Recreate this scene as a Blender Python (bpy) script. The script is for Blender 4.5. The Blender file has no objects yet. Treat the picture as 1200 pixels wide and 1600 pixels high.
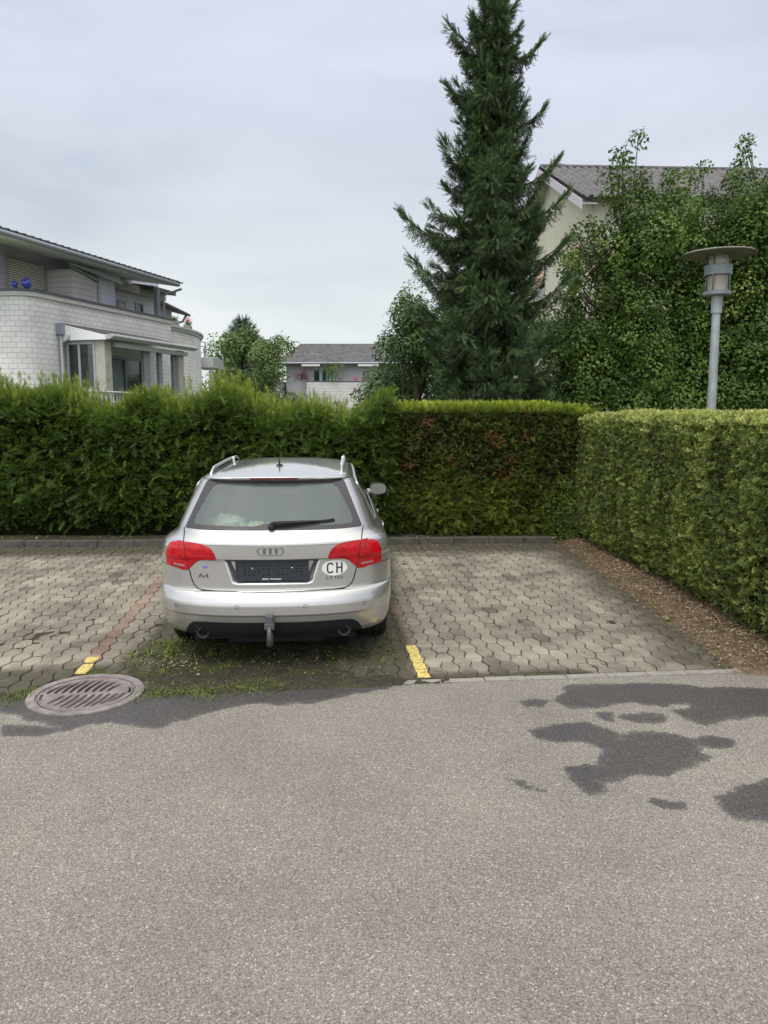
import bpy, bmesh, math, random
import numpy as np
from mathutils import Vector, Matrix
from mathutils.geometry import delaunay_2d_cdt
PI = math.pi
R = math.radians
random.seed(7)
rng = np.random.default_rng(7)
SC = bpy.context.scene
COL = SC.collection

# ------------------------------------------------------------------ camera
cam = bpy.data.cameras.new('camera')
camo = bpy.data.objects.new('camera', cam)
COL.objects.link(camo)
camo.location = (0, 0, 1.9)
camo.rotation_euler = (R(90 - 7.6), 0, 0)
cam.sensor_fit = 'VERTICAL'
cam.sensor_height = 36.0
cam.lens = 27.0
cam.clip_start = 0.05
cam.clip_end = 3000
SC.camera = camo
SC.render.resolution_x = 768
SC.render.resolution_y = 1024
SC.view_settings.view_transform = 'Standard'
SC.view_settings.look = 'None'
SC.view_settings.gamma = 1
SC.view_settings.exposure = 0.0

# ------------------------------------------------------------------ sky and sun
SUN_EL, SUN_AZ = 58, 200          # azimuth clockwise from +Y (north)
w = bpy.data.worlds.new('World')
SC.world = w
w.use_nodes = True
nt = w.node_tree
nt.nodes.clear()
def nd(nt, t, **kw):
    n = nt.nodes.new(t)
    for k, v in kw.items():
        setattr(n, k, v)
    return n
def ramp(nt, stops, fac=None):
    n = nt.nodes.new('ShaderNodeValToRGB')
    e = n.color_ramp.elements
    while len(e) < len(stops):
        e.new(0.5)
    for i, (p, c) in enumerate(stops):
        e[i].position = p
        e[i].color = (c[0], c[1], c[2], 1) if hasattr(c, '__len__') else (c, c, c, 1)
    if fac is not None:
        nt.links.new(fac, n.inputs[0])
    return n
L = nt.links.new
out = nd(nt, 'ShaderNodeOutputWorld')
bg = nd(nt, 'ShaderNodeBackground')
bg.inputs[1].default_value = 0.1
sky = nd(nt, 'ShaderNodeTexSky', sky_type='NISHITA')
sky.sun_disc = False
sky.sun_elevation = R(SUN_EL)
sky.sun_rotation = R(SUN_AZ)
tc = nd(nt, 'ShaderNodeTexCoord')
sep = nd(nt, 'ShaderNodeSeparateXYZ')
L(tc.outputs['Generated'], sep.inputs[0])
# overcast layer: brighter towards the zenith, pale at the horizon
grad = ramp(nt, [(0.0, (8.2, 8.6, 8.8)), (0.08, (8.8, 9.2, 9.3)), (0.20, (7.1, 7.6, 8.2)), (0.36, (7.2, 7.6, 8.9)), (0.47, (7.9, 8.15, 9.6)),
                 (0.75, (15.0, 14.5, 14.0)), (1.0, (23, 22.0, 20.8))], sep.outputs[2])
mp = nd(nt, 'ShaderNodeMapping')
mp.inputs['Scale'].default_value = (1.0, 1.0, 3.6)
L(tc.outputs['Generated'], mp.inputs[0])
nz = nd(nt, 'ShaderNodeTexNoise')
nz.inputs['Scale'].default_value = 2.1
nz.inputs['Detail'].default_value = 5
nz.inputs['Roughness'].default_value = 0.5
nz.inputs['Distortion'].default_value = 0.25
L(mp.outputs[0], nz.inputs['Vector'])
cl = ramp(nt, [(0.30, (0.80, 0.83, 0.86)), (0.5, (0.97, 0.98, 0.98)), (0.72, (1.13, 1.12, 1.10))], nz.outputs[0])
mul = nd(nt, 'ShaderNodeMix', data_type='RGBA', blend_type='MULTIPLY')
mul.inputs[0].default_value = 1
L(grad.outputs[0], mul.inputs[6]); L(cl.outputs[0], mul.inputs[7])
dt = nd(nt, 'ShaderNodeVectorMath', operation='DOT_PRODUCT')
L(tc.outputs['Generated'], dt.inputs[0])
dt.inputs[1].default_value = (math.sin(R(SUN_AZ)), math.cos(R(SUN_AZ)), 0.0)
glow = ramp(nt, [(0.0, 1.0), (0.15, 1.05), (1.0, 2.0)], dt.outputs['Value'])
glow.color_ramp.elements[2].color = (2.1, 2.05, 1.95, 1)
mg_ = nd(nt, 'ShaderNodeMix', data_type='RGBA', blend_type='MULTIPLY')
mg_.inputs[0].default_value = 1
L(mul.outputs[2], mg_.inputs[6]); L(glow.outputs[0], mg_.inputs[7])
mix = nd(nt, 'ShaderNodeMix', data_type='RGBA')
mix.inputs[0].default_value = 0.94
L(sky.outputs[0], mix.inputs[6]); L(mg_.outputs[2], mix.inputs[7])
L(mix.outputs[2], bg.inputs[0]); L(bg.outputs[0], out.inputs[0])

sun = bpy.data.lights.new('sun', 'SUN')
sun.energy = 1.3
sun.angle = R(25)
sun.color = (1.0, 0.95, 0.87)
suno = bpy.data.objects.new('sun', sun)
COL.objects.link(suno)
az = R(SUN_AZ)
sd = Vector((math.sin(az) * math.cos(R(SUN_EL)), math.cos(az) * math.cos(R(SUN_EL)), math.sin(R(SUN_EL))))
suno.rotation_euler = sd.to_track_quat('Z', 'Y').to_euler()

# ------------------------------------------------------------------ materials
MATS = {}
def mat(name, col=(0.5, 0.5, 0.5), rough=0.6, metal=0.0, coat=0.0, noise=None, bump=None, spec=0.5, trans=0.0):
    """noise=(scale, amount[, colour2]) colour variation, bump=(scale, strength)"""
    m = bpy.data.materials.new(name)
    m.use_nodes = True
    t = m.node_tree
    b = t.nodes['Principled BSDF']
    b.inputs['Base Color'].default_value = (*col, 1)
    b.inputs['Roughness'].default_value = rough
    b.inputs['Metallic'].default_value = metal
    b.inputs['Coat Weight'].default_value = coat
    b.inputs['Coat Roughness'].default_value = 0.06
    b.inputs['Specular IOR Level'].default_value = spec
    b.inputs['Transmission Weight'].default_value = trans
    co = nd(t, 'ShaderNodeTexCoord')
    if noise:
        n = nd(t, 'ShaderNodeTexNoise')
        n.inputs['Scale'].default_value = noise[0]
        n.inputs['Detail'].default_value = 6
        n.inputs['Roughness'].default_value = 0.65
        t.links.new(co.outputs['Object'], n.inputs['Vector'])
        c2 = noise[2] if len(noise) > 2 else tuple(c * (1 - noise[1]) for c in col)
        c3 = tuple(min(1, c * (1 + noise[1] * 0.5)) for c in col)
        r = ramp(t, [(0.3, c2), (0.62, col), (0.85, c3)], n.outputs[0])
        t.links.new(r.outputs[0], b.inputs['Base Color'])
    if bump:
        n2 = nd(t, 'ShaderNodeTexNoise')
        n2.inputs['Scale'].default_value = bump[0]
        n2.inputs['Detail'].default_value = 8
        t.links.new(co.outputs['Object'], n2.inputs['Vector'])
        bp = nd(t, 'ShaderNodeBump')
        bp.inputs['Strength'].default_value = bump[1]
        bp.inputs['Distance'].default_value = 0.01
        t.links.new(n2.outputs[0], bp.inputs['Height'])
        t.links.new(bp.outputs[0], b.inputs['Normal'])
    MATS[name] = m
    return m

def leafmat(name, stops, transl=0.22, rough=0.5, nscale=1.2, namp=0.35):
    m = bpy.data.materials.new(name)
    m.use_nodes = True
    t = m.node_tree
    b = t.nodes['Principled BSDF']
    o = t.nodes['Material Output']
    a = nd(t, 'ShaderNodeAttribute', attribute_name='var')
    co = nd(t, 'ShaderNodeTexCoord')
    n = nd(t, 'ShaderNodeTexNoise')
    n.inputs['Scale'].default_value = nscale
    n.inputs['Detail'].default_value = 3
    t.links.new(co.outputs['Object'], n.inputs['Vector'])
    mm = nd(t, 'ShaderNodeMath', operation='MULTIPLY_ADD')
    t.links.new(n.outputs[0], mm.inputs[0])
    mm.inputs[1].default_value = namp
    t.links.new(a.outputs['Fac'], mm.inputs[2])
    m2 = nd(t, 'ShaderNodeMath', operation='SUBTRACT')
    t.links.new(mm.outputs[0], m2.inputs[0]); m2.inputs[1].default_value = namp * 0.5
    r = ramp(t, stops, m2.outputs[0])
    t.links.new(r.outputs[0], b.inputs['Base Color'])
    b.inputs['Roughness'].default_value = rough
    b.inputs['Specular IOR Level'].default_value = 0.35
    tr = nd(t, 'ShaderNodeBsdfTranslucent')
    br = nd(t, 'ShaderNodeBrightContrast')
    t.links.new(r.outputs[0], tr.inputs[0])
    mx = nd(t, 'ShaderNodeMixShader')
    mx.inputs[0].default_value = transl
    t.links.new(b.outputs[0], mx.inputs[1]); t.links.new(tr.outputs[0], mx.inputs[2])
    t.links.new(mx.outputs[0], o.inputs[0])
    MATS[name] = m
    return m

def glassmat(name, tint=(0.5, 0.6, 0.58), transp=0.6, rough=0.02, ior=1.5, film=(0.16, 0.19, 0.18)):
    m = bpy.data.materials.new(name)
    m.use_nodes = True
    t = m.node_tree
    t.nodes.clear()
    o = nd(t, 'ShaderNodeOutputMaterial')
    g = nd(t, 'ShaderNodeBsdfGlossy'); g.inputs['Roughness'].default_value = rough
    tp = nd(t, 'ShaderNodeBsdfTransparent'); tp.inputs[0].default_value = (*tint, 1)
    df = nd(t, 'ShaderNodeBsdfDiffuse'); df.inputs[0].default_value = (*film, 1)
    mx0 = nd(t, 'ShaderNodeMixShader'); mx0.inputs[0].default_value = 1 - transp
    t.links.new(tp.outputs[0], mx0.inputs[1]); t.links.new(df.outputs[0], mx0.inputs[2])
    fr = nd(t, 'ShaderNodeFresnel'); fr.inputs[0].default_value = ior
    mx = nd(t, 'ShaderNodeMixShader')
    t.links.new(fr.outputs[0], mx.inputs[0])
    t.links.new(mx0.outputs[0], mx.inputs[1]); t.links.new(g.outputs[0], mx.inputs[2])
    t.links.new(mx.outputs[0], o.inputs[0])
    MATS[name] = m
    return m

# ------------------------------------------------------------------ object helpers
def link(o, parent=None):
    COL.objects.link(o)
    if parent is not None:
        o.parent = parent
    return o
def npmesh(name, V, F, m=None, parent=None, smooth=False, var=None, mats=None, midx=None):
    V = np.asarray(V, dtype=np.float32).reshape(-1, 3)
    me = bpy.data.meshes.new(name)
    F = np.asarray(F, dtype=np.int32)
    k = F.shape[1]
    me.vertices.add(len(V)); me.vertices.foreach_set('co', V.ravel())
    me.loops.add(F.size); me.loops.foreach_set('vertex_index', F.ravel())
    me.polygons.add(len(F)); me.polygons.foreach_set('loop_start', np.arange(len(F), dtype=np.int32) * k)
    if midx is not None:
        me.polygons.foreach_set('material_index', np.asarray(midx, dtype=np.int32))
    me.update(calc_edges=True)
    if smooth:
        me.polygons.foreach_set('use_smooth', np.ones(len(F), dtype=bool))
    if var is not None:
        at = me.attributes.new('var', 'FLOAT', 'POINT')
        at.data.foreach_set('value', np.asarray(var, dtype=np.float32))
    for x in (mats or ([m] if m else [])):
        me.materials.append(x)
    me.validate()
    return link(bpy.data.objects.new(name, me), parent)
class MB:
    """collects polygons of any size, then links them as one mesh object"""
    def __init__(s):
        s.v = []; s.f = []; s.mi = []
    def add(s, verts, faces, mi=0):
        o = len(s.v)
        s.v += [tuple(p) for p in verts]
        s.f += [tuple(i + o for i in f) for f in faces]
        s.mi += [mi] * len(faces)
        return s
    def box(s, c, d, rz=0.0, mi=0, rot=None):
        M = rot if rot is not None else Matrix.Rotation(rz, 3, 'Z')
        vs = []
        for i in (-1, 1):
            for j in (-1, 1):
                for k in (-1, 1):
                    p = M @ Vector((i * d[0] / 2, j * d[1] / 2, k * d[2] / 2))
                    vs.append((p.x + c[0], p.y + c[1], p.z + c[2]))
        return s.add(vs, [(0, 1, 3, 2), (4, 6, 7, 5), (0, 4, 5, 1), (2, 3, 7, 6), (0, 2, 6, 4), (1, 5, 7, 3)], mi)
    def b2(s, x0, x1, y0, y1, z0, z1, mi=0):
        return s.box(((x0 + x1) / 2, (y0 + y1) / 2, (z0 + z1) / 2), (abs(x1 - x0), abs(y1 - y0), abs(z1 - z0)), mi=mi)
    def tube(s, pts, r, n=8, mi=0, cap=True):
        pts = [Vector(p) for p in pts]
        rr = r if hasattr(r, '__len__') else [r] * len(pts)
        ring = []
        up = None
        for i, p in enumerate(pts):
            t = (pts[min(i + 1, len(pts) - 1)] - pts[max(i - 1, 0)]).normalized()
            if up is None:
                up = Vector((0, 0, 1)) if abs(t.z) < 0.9 else Vector((1, 0, 0))
            a = t.cross(up)
            if a.length < 1e-5:
                a = t.orthogonal()
            a.normalize(); b = a.cross(t).normalized(); up = b
            ring.append([p + (a * math.cos(2 * PI * k / n) + b * math.sin(2 * PI * k / n)) * rr[i] for k in range(n)])
        vs = [q for rg in ring for q in rg]
        fs = []
        for i in range(len(pts) - 1):
            for k in range(n):
                fs.append((i * n + k, i * n + (k + 1) % n, (i + 1) * n + (k + 1) % n, (i + 1) * n + k))
        if cap:
            fs.append(tuple(range(n - 1, -1, -1)))
            fs.append(tuple((len(pts) - 1) * n + k for k in range(n)))
        return s.add(vs, fs, mi)
    def lathe(s, prof, n=32, c=(0, 0, 0), axis='z', mi=0):
        vs = []
        for r, h in prof:
            for k in range(n):
                a = 2 * PI * k / n
                if axis == 'z': vs.append((c[0] + r * math.cos(a), c[1] + r * math.sin(a), c[2] + h))
                elif axis == 'x': vs.append((c[0] + h, c[1] + r * math.cos(a), c[2] + r * math.sin(a)))
                else: vs.append((c[0] + r * math.cos(a), c[1] + h, c[2] + r * math.sin(a)))
        fs = []
        for i in range(len(prof) - 1):
            for k in range(n):
                fs.append((i * n + k, i * n + (k + 1) % n, (i + 1) * n + (k + 1) % n, (i + 1) * n + k))
        return s.add(vs, fs, mi)
    def prism(s, poly, z0, z1, mi=0):
        n = len(poly)
        vs = [(p[0], p[1], z0) for p in poly] + [(p[0], p[1], z1) for p in poly]
        fs = [tuple(range(n - 1, -1, -1)), tuple(range(n, 2 * n))] + [(i, (i + 1) % n, n + (i + 1) % n, n + i) for i in range(n)]
        return s.add(vs, fs, mi)
    def build(s, name, m=None, parent=None, smooth=False, mats=None, bevel=0.0, auto=None):
        me = bpy.data.meshes.new(name)
        me.from_pydata(s.v, [], s.f)
        for x in (mats or ([m] if m else [])):
            me.materials.append(x)
        me.polygons.foreach_set('material_index', s.mi)
        bm = bmesh.new(); bm.from_mesh(me)
        bmesh.ops.recalc_face_normals(bm, faces=bm.faces)
        bm.to_mesh(me); bm.free()
        if smooth:
            me.polygons.foreach_set('use_smooth', [True] * len(me.polygons))
            if auto:
                try: me.set_sharp_from_angle(angle=R(auto))
                except Exception: pass
        me.update()
        o = link(bpy.data.objects.new(name, me), parent)
        if bevel:
            b = o.modifiers.new('bevel', 'BEVEL'); b.width = bevel; b.segments = 2; b.limit_method = 'ANGLE'
        return o
def tag(o, label=None, cat=None, group=None, kind=None):
    if label: o['label'] = label
    if cat: o['category'] = cat
    if group: o['group'] = group
    if kind: o['kind'] = kind
    return o
def empty(name, loc=(0, 0, 0), rz=0.0, parent=None):
    o = bpy.data.objects.new(name, None)
    o.location = loc; o.rotation_euler = (0, 0, rz); o.empty_display_size = 0.2
    return link(o, parent)

# ------------------------------------------------------------------ numpy noise
def vnoise(P, seed=0):
    """smooth value noise, P (n,d) -> 0..1"""
    P = np.asarray(P, float)
    d = P.shape[1]
    I = np.floor(P).astype(np.int64); f = P - I; f = f * f * (3 - 2 * f)
    def h(Q):
        x = Q[:, 0] * 374761393 + Q[:, 1] * 668265263 + (Q[:, 2] * 2147483647 if d > 2 else 0) + seed * 1442695041
        x = (x ^ (x >> 13)) * 1274126177
        return ((x ^ (x >> 16)) & 0xffff) / 65535.0
    r = np.zeros(len(P))
    for c in range(2 ** d):
        off = np.array([(c >> k) & 1 for k in range(d)])
        wgt = np.prod(np.where(off, f, 1 - f), axis=1)
        r += wgt * h(I + off)
    return r
def fbm(P, oct=4, seed=0):
    P = np.asarray(P, float); r = 0; a = 0.5; t = 0
    for o in range(oct):
        r = r + a * vnoise(P * 2 ** o + 17.3 * o, seed + o); t += a; a *= 0.5
    return r / t
def sdpoly(P, poly):
    """signed distance (negative inside)"""
    P = np.asarray(P, float); poly = np.asarray(poly, float)
    n = len(poly); d = np.full(len(P), 1e9); ins = np.zeros(len(P), bool)
    for i in range(n):
        a = poly[i]; b = poly[(i + 1) % n]; e = b - a; wv = P - a
        t = np.clip((wv @ e) / (e @ e + 1e-12), 0, 1)
        d = np.minimum(d, np.hypot(*(wv - t[:, None] * e).T))
        c = ((a[1] > P[:, 1]) != (b[1] > P[:, 1]))
        with np.errstate(divide='ignore', invalid='ignore'):
            xx = (b[0] - a[0]) * (P[:, 1] - a[1]) / (b[1] - a[1] + 1e-15) + a[0]
        ins ^= c & (P[:, 0] < xx)
    return np.where(ins, -d, d)
def smooth(x, a, b):
    t = np.clip((x - a) / (b - a), 0, 1); return t * t * (3 - 2 * t)
def gridfaces(nr, nc):
    i = np.arange(nr - 1)[:, None] * nc + np.arange(nc - 1)[None, :]
    return np.stack([i, i + 1, i + nc + 1, i + nc], -1).reshape(-1, 4)

# ------------------------------------------------------------------ ground
PO = np.array([0.31, 5.27]); PA = R(5.5)
PE1 = np.array([math.cos(PA), math.sin(PA)]); PE2 = np.array([-math.sin(PA), math.cos(PA)])
def PL(x, y):                      # parking frame -> world
    return PO + PE1 * x + PE2 * y
def WP(P):
    Q = np.asarray(P) - PO
    return np.stack([Q @ PE1, Q @ PE2], -1)
def kerbline(x):                   # world y of the asphalt edge
    return PO[1] + (x - PO[0]) * math.tan(PA) - 0.095

def rearkerb(x):                   # world y of the rear kerb's front face
    return 10.85 + 0.046 * (x - 2.49)

def groundmat():
    m = mat('lawn', (0.09, 0.12, 0.04), 0.9, noise=(2.0, 0.5), bump=(40, 0.6)); return m
gp = MB(); gp.add([(-400, -200, -0.12), (400, -200, -0.12), (400, 900, -0.12), (-400, 900, -0.12)], [(0, 1, 2, 3)])
tag(gp.build('ground', groundmat()), kind='structure')

DAMP = [
 [(1.103, 4.874), (1.276, 5.121), (1.644, 5.173), (1.984, 5.184), (2.209, 5.095), (2.643, 5.08), (2.999, 5.059), (2.755, 4.626), (2.398, 4.584), (2.215, 4.584), (1.959, 4.489), (1.865, 4.584), (1.855, 4.691), (2.009, 4.736), (1.984, 4.804), (1.833, 4.772), (1.644, 4.827), (1.38, 4.758), (1.159, 4.772)],
 [(0.898, 4.363), (1.034, 4.441), (1.247, 4.514), (1.344, 4.394), (1.376, 4.288), (1.496, 4.371), (1.745, 4.356), (1.814, 4.251), (1.797, 4.043), (1.635, 3.914), (1.496, 3.808), (1.314, 3.808), (1.212, 3.749), (1.112, 3.735), (1.102, 3.651), (1.026, 3.619), (0.961, 3.914), (1.152, 3.93), (1.247, 4.11), (1.19, 4.18), (1.035, 4.233), (0.907, 4.288)],
 [(1.845, 4.27), (1.942, 4.296), (2.0, 4.251), (1.965, 4.173), (1.865, 4.152), (1.83, 4.215)],
 [(1.645, 3.571), (1.787, 3.679), (1.984, 3.749), (2.199, 3.764), (2.4, 3.6), (2.2, 3.4), (1.984, 3.372), (1.785, 3.348), (1.647, 3.372), (1.614, 3.469)],
 [(1.482, 4.584), (1.666, 4.635), (1.765, 4.584), (1.73, 4.489), (1.571, 4.501)],
 [(1.352, 4.626), (1.413, 4.635), (1.403, 4.542), (1.341, 4.555)],
 [(0.641, 3.793), (0.686, 3.75), (0.80, 3.655), (0.787, 3.634), (0.676, 3.70)],
 [(1.335, 3.53), (1.376, 3.519), (1.449, 3.508), (1.345, 3.49)],
 [(0.927, 4.827), (1.094, 4.874), (1.03, 4.76), (0.941, 4.778)],
 [(-3.9, 5.6), (-3.194, 4.58), (-2.473, 4.70), (-2.165, 4.56), (-1.924, 4.405), (-1.699, 4.50), (-1.394, 4.433), (-1.203, 4.6), (-1.05, 4.736), (-0.842, 4.80), (-0.509, 4.82), (-0.175, 4.99), (0.25, 5.22), (0.25, 5.5), (-1.437, 5.546)],
 [(-2.347, 4.481), (-2.255, 4.296), (-2.037, 4.314), (-1.886, 4.405)],
]
def build_road():
    xs = np.concatenate([[-120, -60, -30, -15, -8, -5], np.arange(-4, 4.01, 0.022), [5, 8, 15, 30, 60, 120]])
    ts = np.concatenate([[-12, -6, -2, 0, 1.2], np.arange(1.9, 5.0, 0.022)])
    X, T = np.meshgrid(xs, ts)
    kl = kerbline(np.clip(X, -30, 30))
    top = ts[-1]
    Y = np.where(T < 4.0, T, 4.0 + (T - 4.0) * (kl - 4.0) / (top - 4.0))
    P = np.stack([X.ravel(), Y.ravel()], -1)
    near = (P[:, 0] > -4.3) & (P[:, 0] < 4.3) & (P[:, 1] > 1)
    s = np.full(len(P), 1.0)
    Q = P[near]
    sd_ = np.full(len(Q), 1.0)
    for p in DAMP:
        q = np.array(p); small = np.ptp(q[:, 0]) < 0.25
        sd_ = np.minimum(sd_, sdpoly(Q, p) - (0.010 if small else 0.0))
    sd_ += (fbm(Q * 9, 4, 3) - 0.5) * 0.11
    s[near] = sd_
    Z = np.zeros(len(P)) - 0.004
    Z[near] += (fbm(Q * 1.7, 3, 5) - 0.5) * 0.008
    m = bpy.data.materials.new('asphalt'); m.use_nodes = True
    t = m.node_tree; b = t.nodes['Principled BSDF']; l = t.links.new
    co = nd(t, 'ShaderNodeTexCoord')
    # coarse aggregate: two voronoi layers, each stone its own tone
    def vor(scale):
        v = nd(t, 'ShaderNodeTexVoronoi'); v.inputs['Scale'].default_value = scale
        l(co.outputs['Object'], v.inputs['Vector']); return v
    v1 = vor(160); v2 = vor(280)
    s1 = nd(t, 'ShaderNodeSeparateColor'); l(v1.outputs['Color'], s1.inputs[0])
    s2 = nd(t, 'ShaderNodeSeparateColor'); l(v2.outputs['Color'], s2.inputs[0])
    c1 = ramp(t, [(0.0, (0.105, 0.101, 0.097)), (0.3, (0.180, 0.172, 0.162)), (0.72, (0.255, 0.243, 0.228)), (0.94, (0.33, 0.315, 0.295)), (0.98, (0.52, 0.51, 0.49)), (1.0, (0.66, 0.65, 0.63))], s1.outputs[0])
    c2 = ramp(t, [(0.0, (0.085, 0.082, 0.078)), (0.5, (0.19, 0.182, 0.172)), (0.9, (0.30, 0.287, 0.27)), (1.0, (0.46, 0.45, 0.43))], s2.outputs[0])
    mx = nd(t, 'ShaderNodeMix', data_type='RGBA'); mx.inputs[0].default_value = 0.45
    l(c1.outputs[0], mx.inputs[6]); l(c2.outputs[0], mx.inputs[7])
    # binder gaps between the stones
    gap = ramp(t, [(0.0, 1.0), (0.5, 1.0), (0.8, 0.55)], v1.outputs['Distance'])
    mp1 = nd(t, 'ShaderNodeMath', operation='MULTIPLY'); mp1.inputs[1].default_value = 1.0
    mg = nd(t, 'ShaderNodeMix', data_type='RGBA', blend_type='MULTIPLY'); mg.inputs[0].default_value = 0.8
    l(mx.outputs[2], mg.inputs[6]); l(gap.outputs[0], mg.inputs[7])
    # broad tonal drift
    n1 = nd(t, 'ShaderNodeTexNoise'); n1.inputs['Scale'].default_value = 0.8; n1.inputs['Detail'].default_value = 7; n1.inputs['Roughness'].default_value = 0.62
    l(co.outputs['Object'], n1.inputs['Vector'])
    dr_ = ramp(t, [(0.25, (0.78, 0.765, 0.745)), (0.5, (1.01, 0.975, 0.925)), (0.75, (1.18, 1.135, 1.06))], n1.outputs[0])
    md = nd(t, 'ShaderNodeMix', data_type='RGBA', blend_type='MULTIPLY'); md.inputs[0].default_value = 1
    l(mg.outputs[2], md.inputs[6]); l(dr_.outputs[0], md.inputs[7])
    at = nd(t, 'ShaderNodeAttribute', attribute_name='var')
    n3 = nd(t, 'ShaderNodeTexNoise'); n3.inputs['Scale'].default_value = 60; n3.inputs['Detail'].default_value = 4
    l(co.outputs['Object'], n3.inputs['Vector'])
    ma = nd(t, 'ShaderNodeMath', operation='MULTIPLY_ADD'); l(n3.outputs[0], ma.inputs[0]); ma.inputs[1].default_value = 0.08; l(at.outputs['Fac'], ma.inputs[2])
    wet = ramp(t, [(0.0, 1.0), (0.040, 0.85), (0.060, 0.0)], ma.outputs[0])
    wr = nd(t, 'ShaderNodeMapRange'); wr.inputs[3].default_value = 0.85; wr.inputs[4].default_value = 0.5; l(wet.outputs[0], wr.inputs[0]); l(wr.outputs[0], b.inputs['Roughness'])
    mw = nd(t, 'ShaderNodeMix', data_type='RGBA', blend_type='MULTIPLY')
    l(wet.outputs[0], mw.inputs[0]); l(md.outputs[2], mw.inputs[6]); mw.inputs[7].default_value = (0.32, 0.33, 0.36, 1)
    l(mw.outputs[2], b.inputs['Base Color'])
    b.inputs['Specular IOR Level'].default_value = 0.3
    bp = nd(t, 'ShaderNodeBump'); bp.inputs['Strength'].default_value = 0.3; bp.inputs['Distance'].default_value = 0.003
    bp.invert = True
    l(v1.outputs['Distance'], bp.inputs['Height']); l(bp.outputs[0], b.inputs['Normal'])
    o = npmesh('road', np.stack([P[:, 0], P[:, 1], Z], -1), gridfaces(len(ts), len(xs)), m, smooth=True, var=s)
    tag(o, kind='structure')
build_road()

# pavers ------------------------------------------------------------
def clip_half(poly, nrm, c):       # keep points with p.nrm <= c
    outp = []
    n = len(poly)
    for i in range(n):
        a = poly[i]; b = poly[(i + 1) % n]
        da = a[0] * nrm[0] + a[1] * nrm[1] - c; db = b[0] * nrm[0] + b[1] * nrm[1] - c
        if da <= 0: outp.append(a)
        if (da < 0 < db) or (db < 0 < da):
            t = da / (da - db); outp.append((a[0] + t * (b[0] - a[0]), a[1] + t * (b[1] - a[1])))
    return outp
PITCH, LEN = 0.1125, 0.225
def stone_outline(w0, w1, l, joint):
    h = l / 2 - joint; hs = []
    for t in (-1, -0.86, -0.62, -0.25, 0.0, 0.25, 0.62, 0.86, 1):
        # zigzag side: short end, bulging middle
        wv = {1: w0, 0.86: w0 + 0.001, 0.62: w0 + 0.35 * (w1 - w0), 0.25: w1 - 0.002, 0.0: w1}[abs(t)]
        hs.append((wv - joint, t * h))
    return [(x, y) for x, y in hs] + [(-x, y) for x, y in reversed(hs)]
BASE = stone_outline(PITCH / 2 - 0.0135, PITCH / 2 + 0.0135, LEN, 0.0042)
def build_pavers():
    # world clipping: right edge of the paving
    ra = np.array([2.60, 5.30]); rb = np.array([2.47, 10.95])
    A, B = WP([ra])[0], WP([rb])[0]
    K0, K1 = WP([np.array([2.49, rearkerb(2.49)]), np.array([-8.0, rearkerb(-8.0)])])
    ke = K1 - K0; kn = (ke[1], -ke[0]); kc = K0[0] * kn[0] + K0[1] * kn[1]
    e = B - A; nrm = (e[1], -e[0]); c = A[0] * nrm[0] + A[1] * nrm[1]
    V = []; F = []; mv = []; off = 0
    V4 = []; 
    for ci in range(-72, 24):
        cx = -0.02 + ci * PITCH
        sh = 0 if ci % 2 == 0 else LEN / 2
        for ri in range(-1, 29):
            cy = ri * LEN + sh + LEN / 2 - (LEN / 2)
            jx, jy = random.gauss(0, 0.0012), random.gauss(0, 0.0012)
            an = random.gauss(0, 0.006)
            ca, sa = math.cos(an), math.sin(an)
            p = [(cx + jx + x * ca - y * sa, cy + jy + x * sa + y * ca) for x, y in BASE]
            p = clip_half(p, (0, -1), -0.004)
            if len(p) < 3: continue
            p = clip_half(p, kn, kc)
            if len(p) < 3: continue
            p = clip_half(p, nrm, c)
            if len(p) < 3: continue
            ar = 0.5 * abs(sum(p[i][0] * p[(i + 1) % len(p)][1] - p[(i + 1) % len(p)][0] * p[i][1] for i in range(len(p))))
            if ar < 0.0008: continue
            wc = PL(cx, cy)
            if math.hypot(wc[0] + 2.01, wc[1] - 4.98) < 0.44: continue
            yield ci, ri, p, cx, cy
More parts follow.
